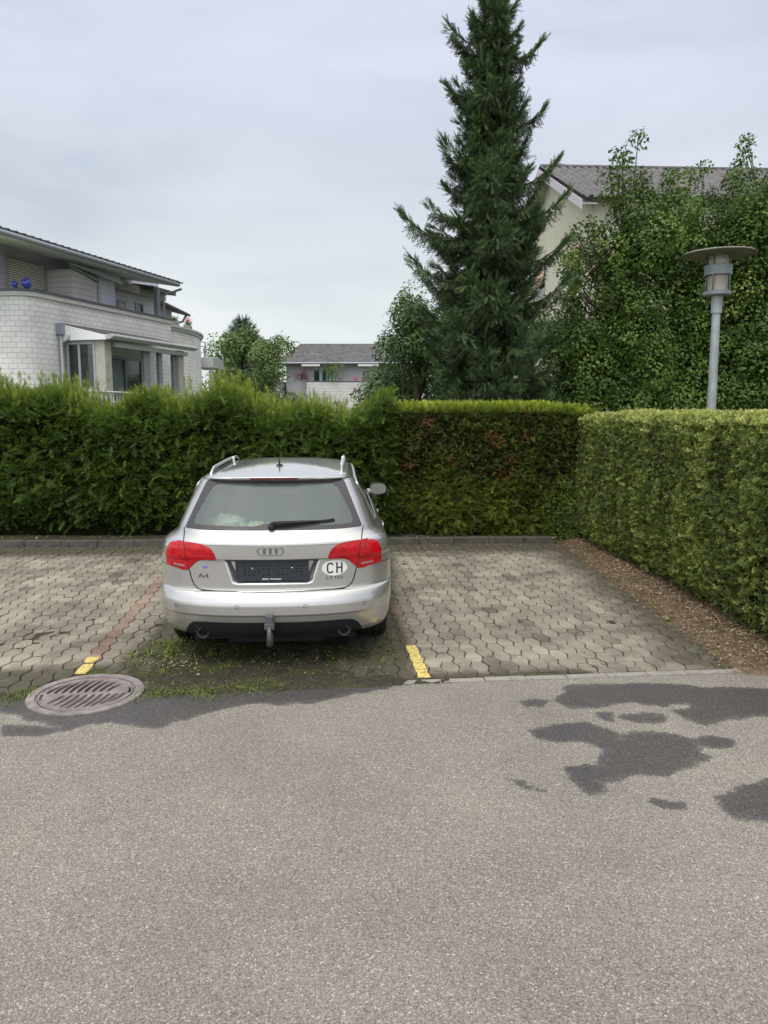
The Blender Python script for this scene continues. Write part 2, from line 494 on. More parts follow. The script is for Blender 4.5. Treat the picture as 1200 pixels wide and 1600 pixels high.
def paver_mesh():
    V = []; F = []; MI = []; VAR = []
    mark = MB(); marks = [MB(), MB()]
    for ci, ri, p, cx, cy in build_pavers():
        mx_ = sum(q[0] for q in p) / len(p); my_ = sum(q[1] for q in p) / len(p)
        dz = random.gauss(0, 0.0024) + 0.012 * (fbm([[cx * 0.6, cy * 0.6]], 2, 9)[0] - 0.5)
        tx, ty = random.gauss(0, 0.010), random.gauss(0, 0.010)
        n = len(p)
        ins = []
        for q in p:
            dx, dy = mx_ - q[0], my_ - q[1]; d = math.hypot(dx, dy) + 1e-9
            ins.append((q[0] + dx / d * 0.005, q[1] + dy / d * 0.005))
        def zz(q, h): return h + dz + tx * (q[0] - mx_) + ty * (q[1] - my_)
        o = len(V)
        w0 = [(*PL(*q), zz(q, -0.03)) for q in p]
        w1 = [(*PL(*q), zz(q, -0.004)) for q in p]
        w2 = [(*PL(*q), zz(q, 0.0)) for q in ins]
        V += w0 + w1 + w2
        fs = [(o + i, o + (i + 1) % n, o + n + (i + 1) % n, o + n + i) for i in range(n)]
        fs += [(o + n + i, o + n + (i + 1) % n, o + 2 * n + (i + 1) % n, o + 2 * n + i) for i in range(n)]
        fs.append(tuple(o + 2 * n + i for i in range(n)))
        F += fs
        red = (ci == 0 and cy > 0.9) or (ci == -22 and cy > 0.5)
        MI += [1 if red else 0] * len(fs)
        r_ = random.random()
        VAR += [r_] * (3 * n)
        # painted stripe on the stones
        for mi_, (xa, xb, ya, yb) in enumerate([(-0.064, 0.024, -0.02, 0.79), (-2.538, -2.452, -0.02, 0.70)]):
            q = clip_half(clip_half(clip_half(clip_half(p, (1, 0), xb), (-1, 0), -xa), (0, 1), yb), (0, -1), -ya)
            if len(q) < 3: continue
            a2 = 0.5 * abs(sum(q[i][0] * q[(i + 1) % len(q)][1] - q[(i + 1) % len(q)][0] * q[i][1] for i in range(len(q))))
            if a2 < 0.0006: continue
            m_ = len(q)
            ax = sum(k[0] for k in q) / m_; ay = sum(k[1] for k in q) / m_
            q2 = [(k[0] + (ax - k[0]) * 0.03, k[1] + (ay - k[1]) * 0.03) for k in q]
            marks[mi_].add([(*PL(*k), zz(k, 0.0012)) for k in q] + [(*PL(*k), zz(k, 0.003)) for k in q2],
                           [(i, (i + 1) % m_, m_ + (i + 1) % m_, m_ + i) for i in range(m_)] + [tuple(range(m_, 2 * m_))])
    me = bpy.data.meshes.new('parking_pavement')
    me.from_pydata([tuple(map(float, v)) for v in V], [], F)
    me.polygons.foreach_set('material_index', MI)
    at = me.attributes.new('var', 'FLOAT', 'POINT'); at.data.foreach_set('value', VAR)
    Pn = np.array([(v[0], v[1]) for v in V])
    # dirt: how soiled each place is, darkened under the car too
    lo = WP(Pn)
    dirt = np.zeros(len(Pn))
    dirt = np.maximum(dirt, 1 - smooth(sdpoly(Pn, [(-1.95, 5.3), (-1.93, 6.2), (-2.0, 7.5), (-1.8, 10.4), (0.05, 10.4), (0.06, 7), (0.16, 6.19), (0.15, 5.27), (-0.177, 5.104), (-0.861, 4.96), (-1.9, 4.79)]), -0.12, 0.16))
    dirt = np.maximum(dirt, 0.75 * (1 - smooth(lo[:, 1], 0.0, 0.16)) * (lo[:, 0] < 1.2))
    dirt = np.maximum(dirt, smooth(Pn[:, 1] - rearkerb(Pn[:, 0]), -1.1, -0.1) * 0.8)
    dirt = np.maximum(dirt, 0.55 * (1 - smooth(sdpoly(Pn, [(-3.2, 5.0), (-3.0, 5.35), (-2.1, 5.5), (-1.6, 5.7), (-1.5, 4.9)]), -0.05, 0.2)))
    dirt = np.maximum(dirt, 0.5 * smooth(Pn[:, 0], 2.0, 2.5))
    at = me.attributes.new('dirt', 'FLOAT', 'POINT'); at.data.foreach_set('value', dirt.astype(np.float32))
    def pm(name, cA, cB, cC):
        m = bpy.data.materials.new(name); m.use_nodes = True
        t = m.node_tree; b = t.nodes['Principled BSDF']; l = t.links.new
        co = nd(t, 'ShaderNodeTexCoord')
        a = nd(t, 'ShaderNodeAttribute', attribute_name='var'); dd = nd(t, 'ShaderNodeAttribute', attribute_name='dirt')
        r = ramp(t, [(0.0, cA), (0.06, cB), (0.85, cC), (1.0, tuple(x * 1.08 for x in cC))], a.outputs['Fac'])
        n = nd(t, 'ShaderNodeTexNoise'); n.inputs['Scale'].default_value = 190; n.inputs['Detail'].default_value = 4; n.inputs['Roughness'].default_value = 0.7
        l(co.outputs['Object'], n.inputs['Vector'])
        g1 = ramp(t, [(0.3, 0.62), (0.5, 1.0), (0.72, 1.42)], n.outputs[0])
        mm = nd(t, 'ShaderNodeMix', data_type='RGBA', blend_type='MULTIPLY'); mm.inputs[0].default_value = 0.85
        l(r.outputs[0], mm.inputs[6]); l(g1.outputs[0], mm.inputs[7])
        n2 = nd(t, 'ShaderNodeTexNoise'); n2.inputs['Scale'].default_value = 1.5; n2.inputs['Detail'].default_value = 8; n2.inputs['Roughness'].default_value = 0.68
        l(co.outputs['Object'], n2.inputs['Vector'])
        g2 = ramp(t, [(0.34, (0.52, 0.52, 0.50)), (0.5, (0.90, 0.89, 0.87)), (0.66, (1.22, 1.20, 1.15))], n2.outputs[0])
        m3 = nd(t, 'ShaderNodeMix', data_type='RGBA', blend_type='MULTIPLY'); m3.inputs[0].default_value = 1
        l(mm.outputs[2], m3.inputs[6]); l(g2.outputs[0], m3.inputs[7])
        # dirt
        n4 = nd(t, 'ShaderNodeTexNoise'); n4.inputs['Scale'].default_value = 7; n4.inputs['Detail'].default_value = 8; n4.inputs['Roughness'].default_value = 0.7
        l(co.outputs['Object'], n4.inputs['Vector'])
        ad = nd(t, 'ShaderNodeMath', operation='ADD'); l(n4.outputs[0], ad.inputs[0]); l(dd.outputs['Fac'], ad.inputs[1])
        df = ramp(t, [(0.54, 0.0), (0.66, 0.30), (0.95, 0.78), (1.35, 0.92)], ad.outputs[0])
        m5 = nd(t, 'ShaderNodeMix', data_type='RGBA')
        l(df.outputs[0], m5.inputs[0]); l(m3.outputs[2], m5.inputs[6]); m5.inputs[7].default_value = (0.062, 0.056, 0.038, 1)
        l(m5.outputs[2], b.inputs['Base Color'])
        b.inputs['Roughness'].default_value = 0.88; b.inputs['Specular IOR Level'].default_value = 0.3
        bp = nd(t, 'ShaderNodeBump'); bp.inputs['Strength'].default_value = 0.5; bp.inputs['Distance'].default_value = 0.004
        l(n.outputs[0], bp.inputs['Height']); l(bp.outputs[0], b.inputs['Normal'])
        return m
    me.materials.append(pm('concrete_paver', (0.145, 0.132, 0.110), (0.208, 0.191, 0.160), (0.275, 0.253, 0.212)))
    me.materials.append(pm('red_paver', (0.19, 0.135, 0.105), (0.235, 0.170, 0.135), (0.27, 0.205, 0.165)))
    o = link(bpy.data.objects.new('parking_pavement', me))
    tag(o, kind='structure')
    ym = mat('yellow_paint', (0.60, 0.47, 0.14), 0.75, noise=(34, 0.5, (0.24, 0.21, 0.13)), bump=(200, 0.5))
    for nd_ in ym.node_tree.nodes:
        if nd_.type == 'VALTORGB':
            nd_.color_ramp.elements[0].position = 0.40; nd_.color_ramp.elements[1].position = 0.47
            nd_.color_ramp.elements[0].color = (0.20, 0.18, 0.14, 1)
    for k in marks:
        tag(k.build('road_marking', ym), kind='structure')
paver_mesh()

# bedding soil in the joints and over the edges -----------------------
SOILSTR = [(2.42, 11.4), (2.43, 5.25), (2.75, 5.32), (4.3, 5.4), (4.3, 11.4)]
def build_soil():
    xs = np.arange(-8.0, 4.4, 0.03); ys = np.arange(-0.30, 8.0, 0.03)
    X, Y = np.meshgrid(xs, ys)
    ky = kerbline(X)
    W_ = np.stack([X.ravel(), (ky + Y + 0.10).ravel()], -1)
    lo = WP(W_)
    s = np.full(len(W_), -0.0085)
    n1 = fbm(W_ * 5, 4, 21); n2 = fbm(W_ * 16, 3, 4)
    # strip under the right hedge
    edge = 2.50 + 0.10 * (fbm(W_ * 2.1, 3, 8) - 0.5) * 2
    s += 0.05 * smooth(W_[:, 0] - edge, -0.05, 0.35) + 0.02 * smooth(W_[:, 0] - edge, 0.3, 0.8)
    # behind the rear kerb
    s += 0.075 * smooth(W_[:, 1] - rearkerb(W_[:, 0]), 0.03, 0.09) * (W_[:, 0] < 2.47)
    # dirty patch behind the car and by the drain
    dp = sdpoly(W_, [(-1.85, 5.05), (-1.9, 6.1), (-1.55, 6.5), (-0.2, 6.4), (0.12, 6.0), (0.1, 5.25), (-0.15, 5.12), (-0.861, 4.96), (-1.6, 4.80)])
    s += 0.0115 * (1 - smooth(dp, -0.25, 0.15))
    s += 0.009 * (1 - smooth(lo[:, 1], 0.0, 0.13)) * (lo[:, 0] < 1.0)
    s += (n1 - 0.5) * 0.016 + (n2 - 0.5) * 0.010
    s -= 0.012 * smooth(lo[:, 0], -0.2, 0.6) * (1 - smooth(lo[:, 1], 0.0, 0.03))
    s -= 0.03 * smooth(-(W_[:, 1] - kerbline(W_[:, 0])), -0.01, 0.12 )
    keep = ((W_ - np.array([-2.01, 4.98])) ** 2).sum(1) < 0.40 ** 2
    s = np.where(keep, -0.02, s)
    F = gridfaces(len(ys), len(xs))
    m = bpy.data.materials.new('soil'); m.use_nodes = True
    t = m.node_tree; b = t.nodes['Principled BSDF']; l = t.links.new
    co = nd(t, 'ShaderNodeTexCoord')
    a = nd(t, 'ShaderNodeAttribute', attribute_name='var')
    n = nd(t, 'ShaderNodeTexNoise'); n.inputs['Scale'].default_value = 55; n.inputs['Detail'].default_value = 8; n.inputs['Roughness'].default_value = 0.75
    l(co.outputs['Object'], n.inputs['Vector'])
    r1 = ramp(t, [(0.3, (0.014, 0.013, 0.010)), (0.5, (0.05, 0.044, 0.032)), (0.72, (0.13, 0.115, 0.085))], n.outputs[0])
    r2 = ramp(t, [(0.3, (0.08, 0.0552, 0.0355)), (0.48, (0.1868, 0.1352, 0.0901)), (0.62, (0.2668, 0.207, 0.1433)), (0.75, (0.4269, 0.3588, 0.2594))], n.outputs[0])
    mx = nd(t, 'ShaderNodeMix', data_type='RGBA'); l(a.outputs['Fac'], mx.inputs[0]); l(r1.outputs[0], mx.inputs[6]); l(r2.outputs[0], mx.inputs[7])
    n5 = nd(t, 'ShaderNodeTexNoise'); n5.inputs['Scale'].default_value = 3.2; n5.inputs['Detail'].default_value = 8; n5.inputs['Roughness'].default_value = 0.7
    l(co.outputs['Object'], n5.inputs['Vector'])
    mo = ramp(t, [(0.52, 0.0), (0.64, 0.75)], n5.outputs[0])
    m6 = nd(t, 'ShaderNodeMix', data_type='RGBA'); l(mo.outputs[0], m6.inputs[0]); l(mx.outputs[2], m6.inputs[6]); m6.inputs[7].default_value = (0.07, 0.085, 0.022, 1)
    l(m6.outputs[2], b.inputs['Base Color']); b.inputs['Roughness'].default_value = 0.95; b.inputs['Specular IOR Level'].default_value = 0.15
    bp = nd(t, 'ShaderNodeBump'); bp.inputs['Strength'].default_value = 0.9; bp.inputs['Distance'].default_value = 0.015
    l(n.outputs[0], bp.inputs['Height']); l(bp.outputs[0], b.inputs['Normal'])
    var = smooth(W_[:, 0], 2.35, 2.7) * 0.9
    o = npmesh('soil', np.stack([W_[:, 0], W_[:, 1], s], -1), F, m, smooth=True, var=var)
    tag(o, kind='structure')
build_soil()

# kerbs ---------------------------------------------------------------
def build_kerbs():
    cm = mat('kerb_concrete', (0.29, 0.275, 0.245), 0.9, noise=(14, 0.35), bump=(120, 0.4))
    dm = mat('rear_kerb_concrete', (0.10, 0.095, 0.082), 0.95, noise=(9, 0.6, (0.04, 0.042, 0.03)), bump=(90, 0.6))
    m = MB()
    x = -8.0; i = 0
    while x < 2.56:
        ln = 0.30
        z = random.gauss(0, 0.0012) + (0.002 if x > 0.2 else (0.0 if x > -0.6 else -0.0045))
        x2 = min(x + ln, 2.56)
        if not (-2.98 < x < -1.9):
            c = PL((x + x2) / 2, -0.052)
            m.box((c[0], c[1], z - 0.04), (x2 - x - 0.006, 0.075, 0.08), PA + random.gauss(0, 0.003))
        x += ln; i += 1
    tag(m.build('front_kerb', cm, bevel=0.004), kind='structure')
    m = MB()
    x = -9.0
    while x < 2.46:
        ln = 0.5 if x > -7 else 1.0
        x2 = min(x + ln, 2.46)
        xc = (x + x2) / 2
        m.box((xc, rearkerb(xc) + 0.045, 0.03 + random.gauss(0, 0.003)), (x2 - x - 0.007, 0.08, 0.12), math.atan(0.046) + random.gauss(0, 0.003))
        x += ln
    tag(m.build('rear_kerb', dm, bevel=0.006), kind='structure')
build_kerbs()

# ------------------------------------------------------------------ foliage
def frames(d, n):
    """rotation matrices with x along d, z near n (arrays (k,3))"""
    d = d / (np.linalg.norm(d, axis=1, keepdims=True) + 1e-9)
    y = np.cross(n, d); y /= np.linalg.norm(y, axis=1, keepdims=True) + 1e-9
    z = np.cross(d, y)
    return np.stack([d, y, z], -1)      # columns
def scatter(TV, TF, pos, M, scale, var, tvar=None):
    k = len(TV); n = len(pos)
    sc = np.asarray(scale, float)
    if sc.ndim == 1: sc = np.stack([sc] * 3, -1)
    V = np.einsum('nij,nkj->nki', M, TV[None] * sc[:, None, :]) + pos[:, None, :]
    F = TF[None] + (np.arange(n) * k)[:, None, None]
    vv = np.repeat(np.asarray(var)[:, None], k, 1)
    if tvar is not None: vv = vv + tvar[None]
    return V.reshape(-1, 3), F.reshape(-1, 3), vv.ravel()
def merge(parts):
    V = []; F = []; A = []; o = 0
    for v, f, a in parts:
        V.append(v); F.append(f + o); A.append(a); o += len(v)
    return np.concatenate(V), np.concatenate(F), np.concatenate(A)
def frond_template(n=8, spread=0.95, wid=0.055, droop=0.22, ln=0.48):
    V = []; F = []; T = []
    def tri(a, b, c, t):
        o = len(V); V.extend([a, b, c]); F.append((o, o + 1, o + 2)); T.extend([t * 0.5, t * 0.5, t])
    for i in range(n):
        x = 0.08 + 0.84 * i / (n - 1)
        l = ln * (1 - 0.75 * abs(x - 0.35) ** 1.2) * (1 - 0.3 * x)
        for sgn in (-1, 1):
            a = 0.85 * spread
            z0 = -droop * x * x
            tx, ty = x + l * math.cos(a), sgn * l * math.sin(a)
            tri((x - wid * 0.6, 0, z0), (x + wid * 0.6, 0, z0), (tx, ty, z0 - 0.10 * l + 0.03 * ((i * 7) % 3 - 1)), 0.10)
    tri((0.0, -0.02, 0), (0.0, 0.02, 0), (1.0, 0.0, -droop), 0.08)
    tri((0.85, -0.05, -droop * .7), (0.85, 0.05, -droop * .7), (1.12, 0.0, -droop * 1.2), 0.14)
    return np.array(V, float), np.array(F), np.array(T)
def leafcluster_template(n=5, ls=0.5, seed=1):
    """n lobed leaves on short stalks round a twig end"""
    r = random.Random(seed); V = []; F = []; T = []
    for i in range(n):
        a = 2 * PI * i / n + r.uniform(-0.4, 0.4); rad = r.uniform(0.15, 0.6)
        c = Vector((rad * math.cos(a), rad * math.sin(a), r.uniform(-0.15, 0.2)))
        tilt = Matrix.Rotation(r.uniform(-0.42, 0.42), 3, 'X') @ Matrix.Rotation(r.uniform(-0.42, 0.42), 3, 'Y') @ Matrix.Rotation(a + r.uniform(-0.6, 0.6), 3, 'Z')
        s = ls * r.uniform(0.75, 1.15)
        pts = [(0, 0, 0), (0.22, -0.46, -0.06), (0.60, -0.22, 0.02), (1.0, 0, -0.12), (0.60, 0.22, 0.02), (0.22, 0.46, -0.06)]
        o = len(V)
        for p in pts:
            q = c + tilt @ (Vector(p) * s); V.append(tuple(q)); T.append(r.uniform(-0.02, 0.02))
        F += [(o, o + 1, o + 2), (o, o + 2, o + 3), (o, o + 3, o + 4), (o, o + 4, o + 5)]
    return np.array(V, float), np.array(F), np.array(T)
def smallleaf_template(n=7, seed=3):
    r = random.Random(seed); V = []; F = []; T = []
    for i in range(n):
        x = i / n; sg = 1 if i % 2 else -1
        a = sg * r.uniform(0.5, 1.1); l = r.uniform(0.32, 0.5); wd = 0.11
        d = Vector((math.cos(a), math.sin(a), r.uniform(-0.4, 0.4))).normalized(); s = Vector((-d.y, d.x, r.uniform(-.4, .4))) * wd
        b = Vector((x, 0, 0)); o = len(V)
        V += [tuple(b), tuple(b + d * l * 0.5 - s), tuple(b + d * l), tuple(b + d * l * 0.5 + s)]
        F += [(o, o + 1, o + 2), (o, o + 2, o + 3)]
        tt = r.uniform(-0.06, 0.10); T += [tt, tt, tt + 0.05, tt]
    return np.array(V, float), np.array(F), np.array(T)
FR = frond_template()
LC = [leafcluster_template(6, 0.42, s) for s in (1, 2, 3)]
SL = [smallleaf_template(7, s) for s in (3, 4)]

def hedge_front(x, kind):
    if kind == 'left':
        return 10.98 - 0.0 * x
    return 11.12
thuja_stops = [(0.0, (0.019, 0.034, 0.007)), (0.28, (0.050, 0.092, 0.014)), (0.55, (0.098, 0.168, 0.022)), (0.8, (0.175, 0.255, 0.030)), (1.0, (0.28, 0.34, 0.05))]
leafmat('thuja_dark', thuja_stops, 0.2)
leafmat('thuja_mixed', [(0.0, (0.0243, 0.0255, 0.0076)), (0.3, (0.0607, 0.0794, 0.013)), (0.55, (0.1148, 0.163, 0.0194)), (0.8, (0.216, 0.2906, 0.027)), (1.0, (0.432, 0.5103, 0.0486))], 0.2)
leafmat('thuja_brown', [(0.0, (0.06, 0.02, 0.01)), (0.5, (0.16, 0.06, 0.02)), (1.0, (0.28, 0.14, 0.05))], 0.1)
leafmat('trimmed', [(0.0, (0.028, 0.0348, 0.0105)), (0.25, (0.0787, 0.1043, 0.0235)), (0.5, (0.1461, 0.2015, 0.0398)), (0.75, (0.2413, 0.3058, 0.0643)), (1.0, (0.508, 0.5143, 0.1755))], 0.22, nscale=2.4, namp=0.55)
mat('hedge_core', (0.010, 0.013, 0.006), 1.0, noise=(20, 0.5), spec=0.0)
mat('bark', (0.07, 0.055, 0.04), 0.9, noise=(14, 0.5), bump=(40, 0.7))

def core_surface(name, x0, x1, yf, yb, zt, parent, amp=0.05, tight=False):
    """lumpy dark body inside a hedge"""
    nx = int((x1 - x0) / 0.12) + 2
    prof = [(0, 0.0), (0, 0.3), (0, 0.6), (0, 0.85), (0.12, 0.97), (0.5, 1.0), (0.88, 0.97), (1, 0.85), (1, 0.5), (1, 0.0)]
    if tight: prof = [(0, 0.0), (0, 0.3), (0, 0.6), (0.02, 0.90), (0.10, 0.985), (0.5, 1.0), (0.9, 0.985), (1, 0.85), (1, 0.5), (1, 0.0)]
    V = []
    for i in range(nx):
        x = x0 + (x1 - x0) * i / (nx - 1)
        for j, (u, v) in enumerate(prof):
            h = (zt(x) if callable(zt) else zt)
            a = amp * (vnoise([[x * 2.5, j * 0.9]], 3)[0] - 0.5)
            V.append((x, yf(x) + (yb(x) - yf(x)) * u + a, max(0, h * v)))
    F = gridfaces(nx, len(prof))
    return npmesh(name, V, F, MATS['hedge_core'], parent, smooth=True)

def build_left_hedge():
    x0, x1 = -9.0, 0.12
    root = empty('hedge', ((x0 + x1) / 2, 11.4, 0))
    tag(root, 'tall dark green thuja hedge with shaggy bright tips behind the silver car', 'hedge')
    r = np.random.default_rng(11)
    top = lambda x: 1.92 + 0.13 * math.sin(x * 2.1 + 0.5) + 0.10 * math.sin(x * 5.3 + 1) + (0.12 if x < -3.2 else 0)
    yf = lambda x: 11.02; yb = lambda x: 12.5
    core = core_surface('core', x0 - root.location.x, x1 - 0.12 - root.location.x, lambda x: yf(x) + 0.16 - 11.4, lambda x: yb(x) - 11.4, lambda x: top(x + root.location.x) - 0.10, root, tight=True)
    parts = []
    # front face fronds in bracket layers
    n = 17500
    x = r.uniform(x0, x1, n); z = 0.10 + r.uniform(0, 1.0, n) ** 0.92 * (np.array([top(a) for a in x]) - 0.08)
    bul = 0.16 * (fbm(np.stack([x * 1.5, z * 1.5], -1), 3, 5) - 0.5) * 2 + 0.10 * np.sin(z * 1.5)
    dep = r.uniform(0, 1, n)
    y = 11.05 - bul + dep ** 0.8 * 0.26
    y += np.where(z < 0.35, 0.18 * (0.35 - z) / 0.35, 0)
    ang = r.normal(0, 0.65, n); el = r.normal(0.05, 0.40, n) 
    d = np.stack([np.sin(ang), -np.cos(ang) * 0.85, el], -1)
    nn = np.stack([r.normal(0, 0.5, n), -0.35 + r.normal(0, 0.35, n), 0.9 + r.normal(0, 0.3, n)], -1)
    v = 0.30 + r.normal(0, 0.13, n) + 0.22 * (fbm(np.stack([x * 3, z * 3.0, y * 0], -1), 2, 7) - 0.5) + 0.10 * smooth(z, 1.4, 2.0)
    sel = z < 9
    sz = r.uniform(0.085, 0.165, n)
    P = np.stack([x, y, z], -1)
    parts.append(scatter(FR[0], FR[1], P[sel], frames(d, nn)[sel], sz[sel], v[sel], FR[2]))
    n = 9000
    x = r.uniform(x0, x1, n); tq = np.array([top(a) for a in x]); t = r.uniform(0, 1, n)
    P = np.stack([x, 11.02 + 0.5 * r.uniform(0, 1, n) ** 1.5, tq - 0.34 + 0.40 * t], -1)
    d = np.stack([r.normal(0, .5, n), -0.5 + r.normal(0, .35, n), 0.45 + 0.5 * t + r.normal(0, .3, n)], -1)
    nn = np.stack([r.normal(0, .5, n), -0.7 + r.normal(0, .3, n), 0.6 + 0 * x], -1)
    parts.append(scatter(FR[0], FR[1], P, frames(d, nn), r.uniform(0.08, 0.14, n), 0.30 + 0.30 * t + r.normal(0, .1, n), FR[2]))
    # right end face of the hedge
    n = 1500
    y2 = r.uniform(10.98, 12.4, n); z2 = r.uniform(0.1, 2.0, n); dep = r.uniform(0, 1, n)
    P = np.stack([x1 - dep * 0.15 + 0.1 * (fbm(np.stack([y2 * 2, z2 * 2], -1), 2, 3) - .5), y2, z2], -1)
    d = np.stack([0.9 + 0 * y2, r.normal(0, .6, n), r.normal(0, 0.45, n)], -1)
    nn = np.stack([0.5 + 0 * y2, r.normal(0, .4, n), 0.9 + 0 * y2], -1)
    parts.append(scatter(FR[0], FR[1], P, frames(d, nn), r.uniform(0.11, 0.19, n), 0.30 + r.normal(0, .1, n), FR[2]))
    V, F, A = merge(parts)
    npmesh('foliage', V - np.array(root.location), F, MATS['thuja_dark'], root, var=A)
    # shaggy light shoots on top: each shoot a leader with upright fronds
    parts = []
    pts = []
    for i in range(1300):
        xx = r.uniform(x0, x1); yy = r.uniform(11.0, 12.3)
        pts.append((xx, yy, top(xx) - 0.12 + 0.02, r.uniform(0.12, 0.34) * (0.55 + 0.9 * vnoise([[xx * 1.3, 3.0]], 4)[0])))
    for xc, hh in [(-6.1, .62), (-5.15, .55), (-3.1, .42), (-2.75, .55), (-1.75, .5), (-1.2, .38), (-0.6, .5), (-5.9, .5), (-4.6, .36), (-4.3, .42), (-2.0, .34)]:
        for k in range(16):
            pts.append((xc + r.normal(0, 0.13), 11.3 + r.normal(0, 0.2), top(xc) - 0.12, hh * r.uniform(0.55, 1.0)))
    P = []; D = []; N = []; S = []; A = []
    for (xx, yy, zz, h) in pts:
        lean = np.array([r.normal(0, .22), r.normal(-0.1, .2), 1.0]); lean /= np.linalg.norm(lean)
        for k in range(int(8 + h * 42)):
            t = r.uniform(0, 1); a = r.uniform(0, 2 * PI); o = np.array([math.cos(a), math.sin(a), 0])
            P.append(np.array([xx, yy, zz]) + lean * h * t); D.append(lean * (0.75 + 0.8 * t) + o * 0.75); N.append(o * 0.9 - lean * .4 + r.normal(0, .3, 3))
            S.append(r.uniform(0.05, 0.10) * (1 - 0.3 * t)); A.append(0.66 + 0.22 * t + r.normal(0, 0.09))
    P, D, N = map(np.array, (P, D, N))
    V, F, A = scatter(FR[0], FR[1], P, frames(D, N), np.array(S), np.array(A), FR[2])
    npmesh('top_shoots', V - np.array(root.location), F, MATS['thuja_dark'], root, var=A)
build_left_hedge()

def build_middle_hedge():
    x0, x1 = 0.02, 2.98
    root = empty('hedge', (1.5, 11.6, 0))
    tag(root, 'clipped thuja hedge with brown patches between the shaggy hedge and the right-hand hedge', 'hedge')
    r = np.random.default_rng(12)
    loc = np.array(root.location)
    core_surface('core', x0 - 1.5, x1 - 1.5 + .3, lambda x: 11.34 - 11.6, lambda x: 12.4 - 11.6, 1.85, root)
    n = 15000
    x = r.uniform(x0 - 0.1, x1 + 0.15, n); z = r.uniform(0.10, 1.93, n); dep = r.uniform(0, 1, n)
    fb = fbm(np.stack([x * 2, z * 2], -1), 3, 15) - 0.5
    y = 11.22 - 0.12 * fb * 2 + dep * 0.2 - 0.10 * (1 - smooth(z, 0.2, 1.0)) * smooth(x, 0.2, 0.8)
    d = np.stack([r.normal(0, .8, n), -0.75 + r.normal(0, .2, n), r.normal(0.1, 0.55, n)], -1)
    nn = np.stack([r.normal(0, .5, n), -0.5 + r.normal(0, .35, n), 0.8 + r.normal(0, .35, n)], -1)
    cut = smooth(z, 0.6, 1.2)                     # clipped, twiggy upper face
    v = 0.36 + r.normal(0, 0.14, n) - 0.10 * cut + 0.2 * fb
    sz = r.uniform(0.07, 0.14, n) * (1 - 0.35 * cut)
    P = np.stack([x, y, z], -1) - loc
    cl = np.array([[0.10, 1.72], [0.12, 1.5], [0.62, 1.72], [0.66, 1.60], [1.55, 1.55], [1.62, 1.45], [2.05, 1.5], [1.85, 1.15], [1.75, 0.95], [1.0, 1.2], [2.0, 1.85], [0.35, 1.1]])
    dd = np.sqrt(((np.stack([x, z], -1)[:, None] - cl[None]) ** 2).sum(-1)).min(1)
    brown = (dd < 0.09) & (r.uniform(size=n) < 0.4) | (r.uniform(size=n) < 0.018 * cut)
    V, F, A = scatter(FR[0], FR[1], P[~brown], frames(d, nn)[~brown], sz[~brown], v[~brown], FR[2])
    npmesh('foliage', V, F, MATS['thuja_mixed'], root, var=A)
    V, F, A = scatter(FR[0], FR[1], P[brown] + np.array([0, -0.05, 0]), frames(d, nn)[brown], sz[brown], r.uniform(0.1, .9, brown.sum()), FR[2])
    npmesh('brown_foliage', V, F, MATS['thuja_brown'], root, var=A)
    n = 6000
    x = r.uniform(x0, x1 + 0.02, n); y = r.uniform(11.12, 12.3, n); t = r.uniform(0, 1, n)
    z = 1.85 + t * 0.08 - 0.05 * smooth(x, 2.3, 2.95)
    d = np.stack([r.normal(0, .55, n), -0.25 + r.normal(0, .5, n), 1.0 + 0 * x], -1)
    nn = r.normal(0, 1, (n, 3))
    V, F, A = scatter(FR[0], FR[1], np.stack([x, y, z], -1) - loc, frames(d, nn), r.uniform(0.07, 0.13, n), 0.58 + 0.18 * t + r.normal(0, .10, n), FR[2])
    npmesh('top_shoots', V, F, MATS['thuja_mixed'], root, var=A)
    # broadleaf ivy at the foot of the corner
    iv = empty('ivy', (2.75, 11.1, 0)); tag(iv, 'dark broadleaf ivy at the foot of the corner between two hedges', 'plant')
    n = 420
    P = np.stack([r.normal(0, .17, n), r.normal(-0.02, .06, n), np.abs(r.normal(0.3, .35, n)) * 0.9 + 0.03], -1)
    pts = []
    Tm = LC[0]
    V, F, A = scatter(Tm[0], Tm[1], P, frames(r.normal(0, 1, (n, 3)), np.array([[0, -0.8, .6]]) + r.normal(0, .35, (n, 3))), r.uniform(0.05, 0.09, n), r.uniform(0.15, 0.7, n), Tm[2])
    npmesh('foliage', V, F, MATS['thuja_dark'], iv, var=A)
build_middle_hedge()

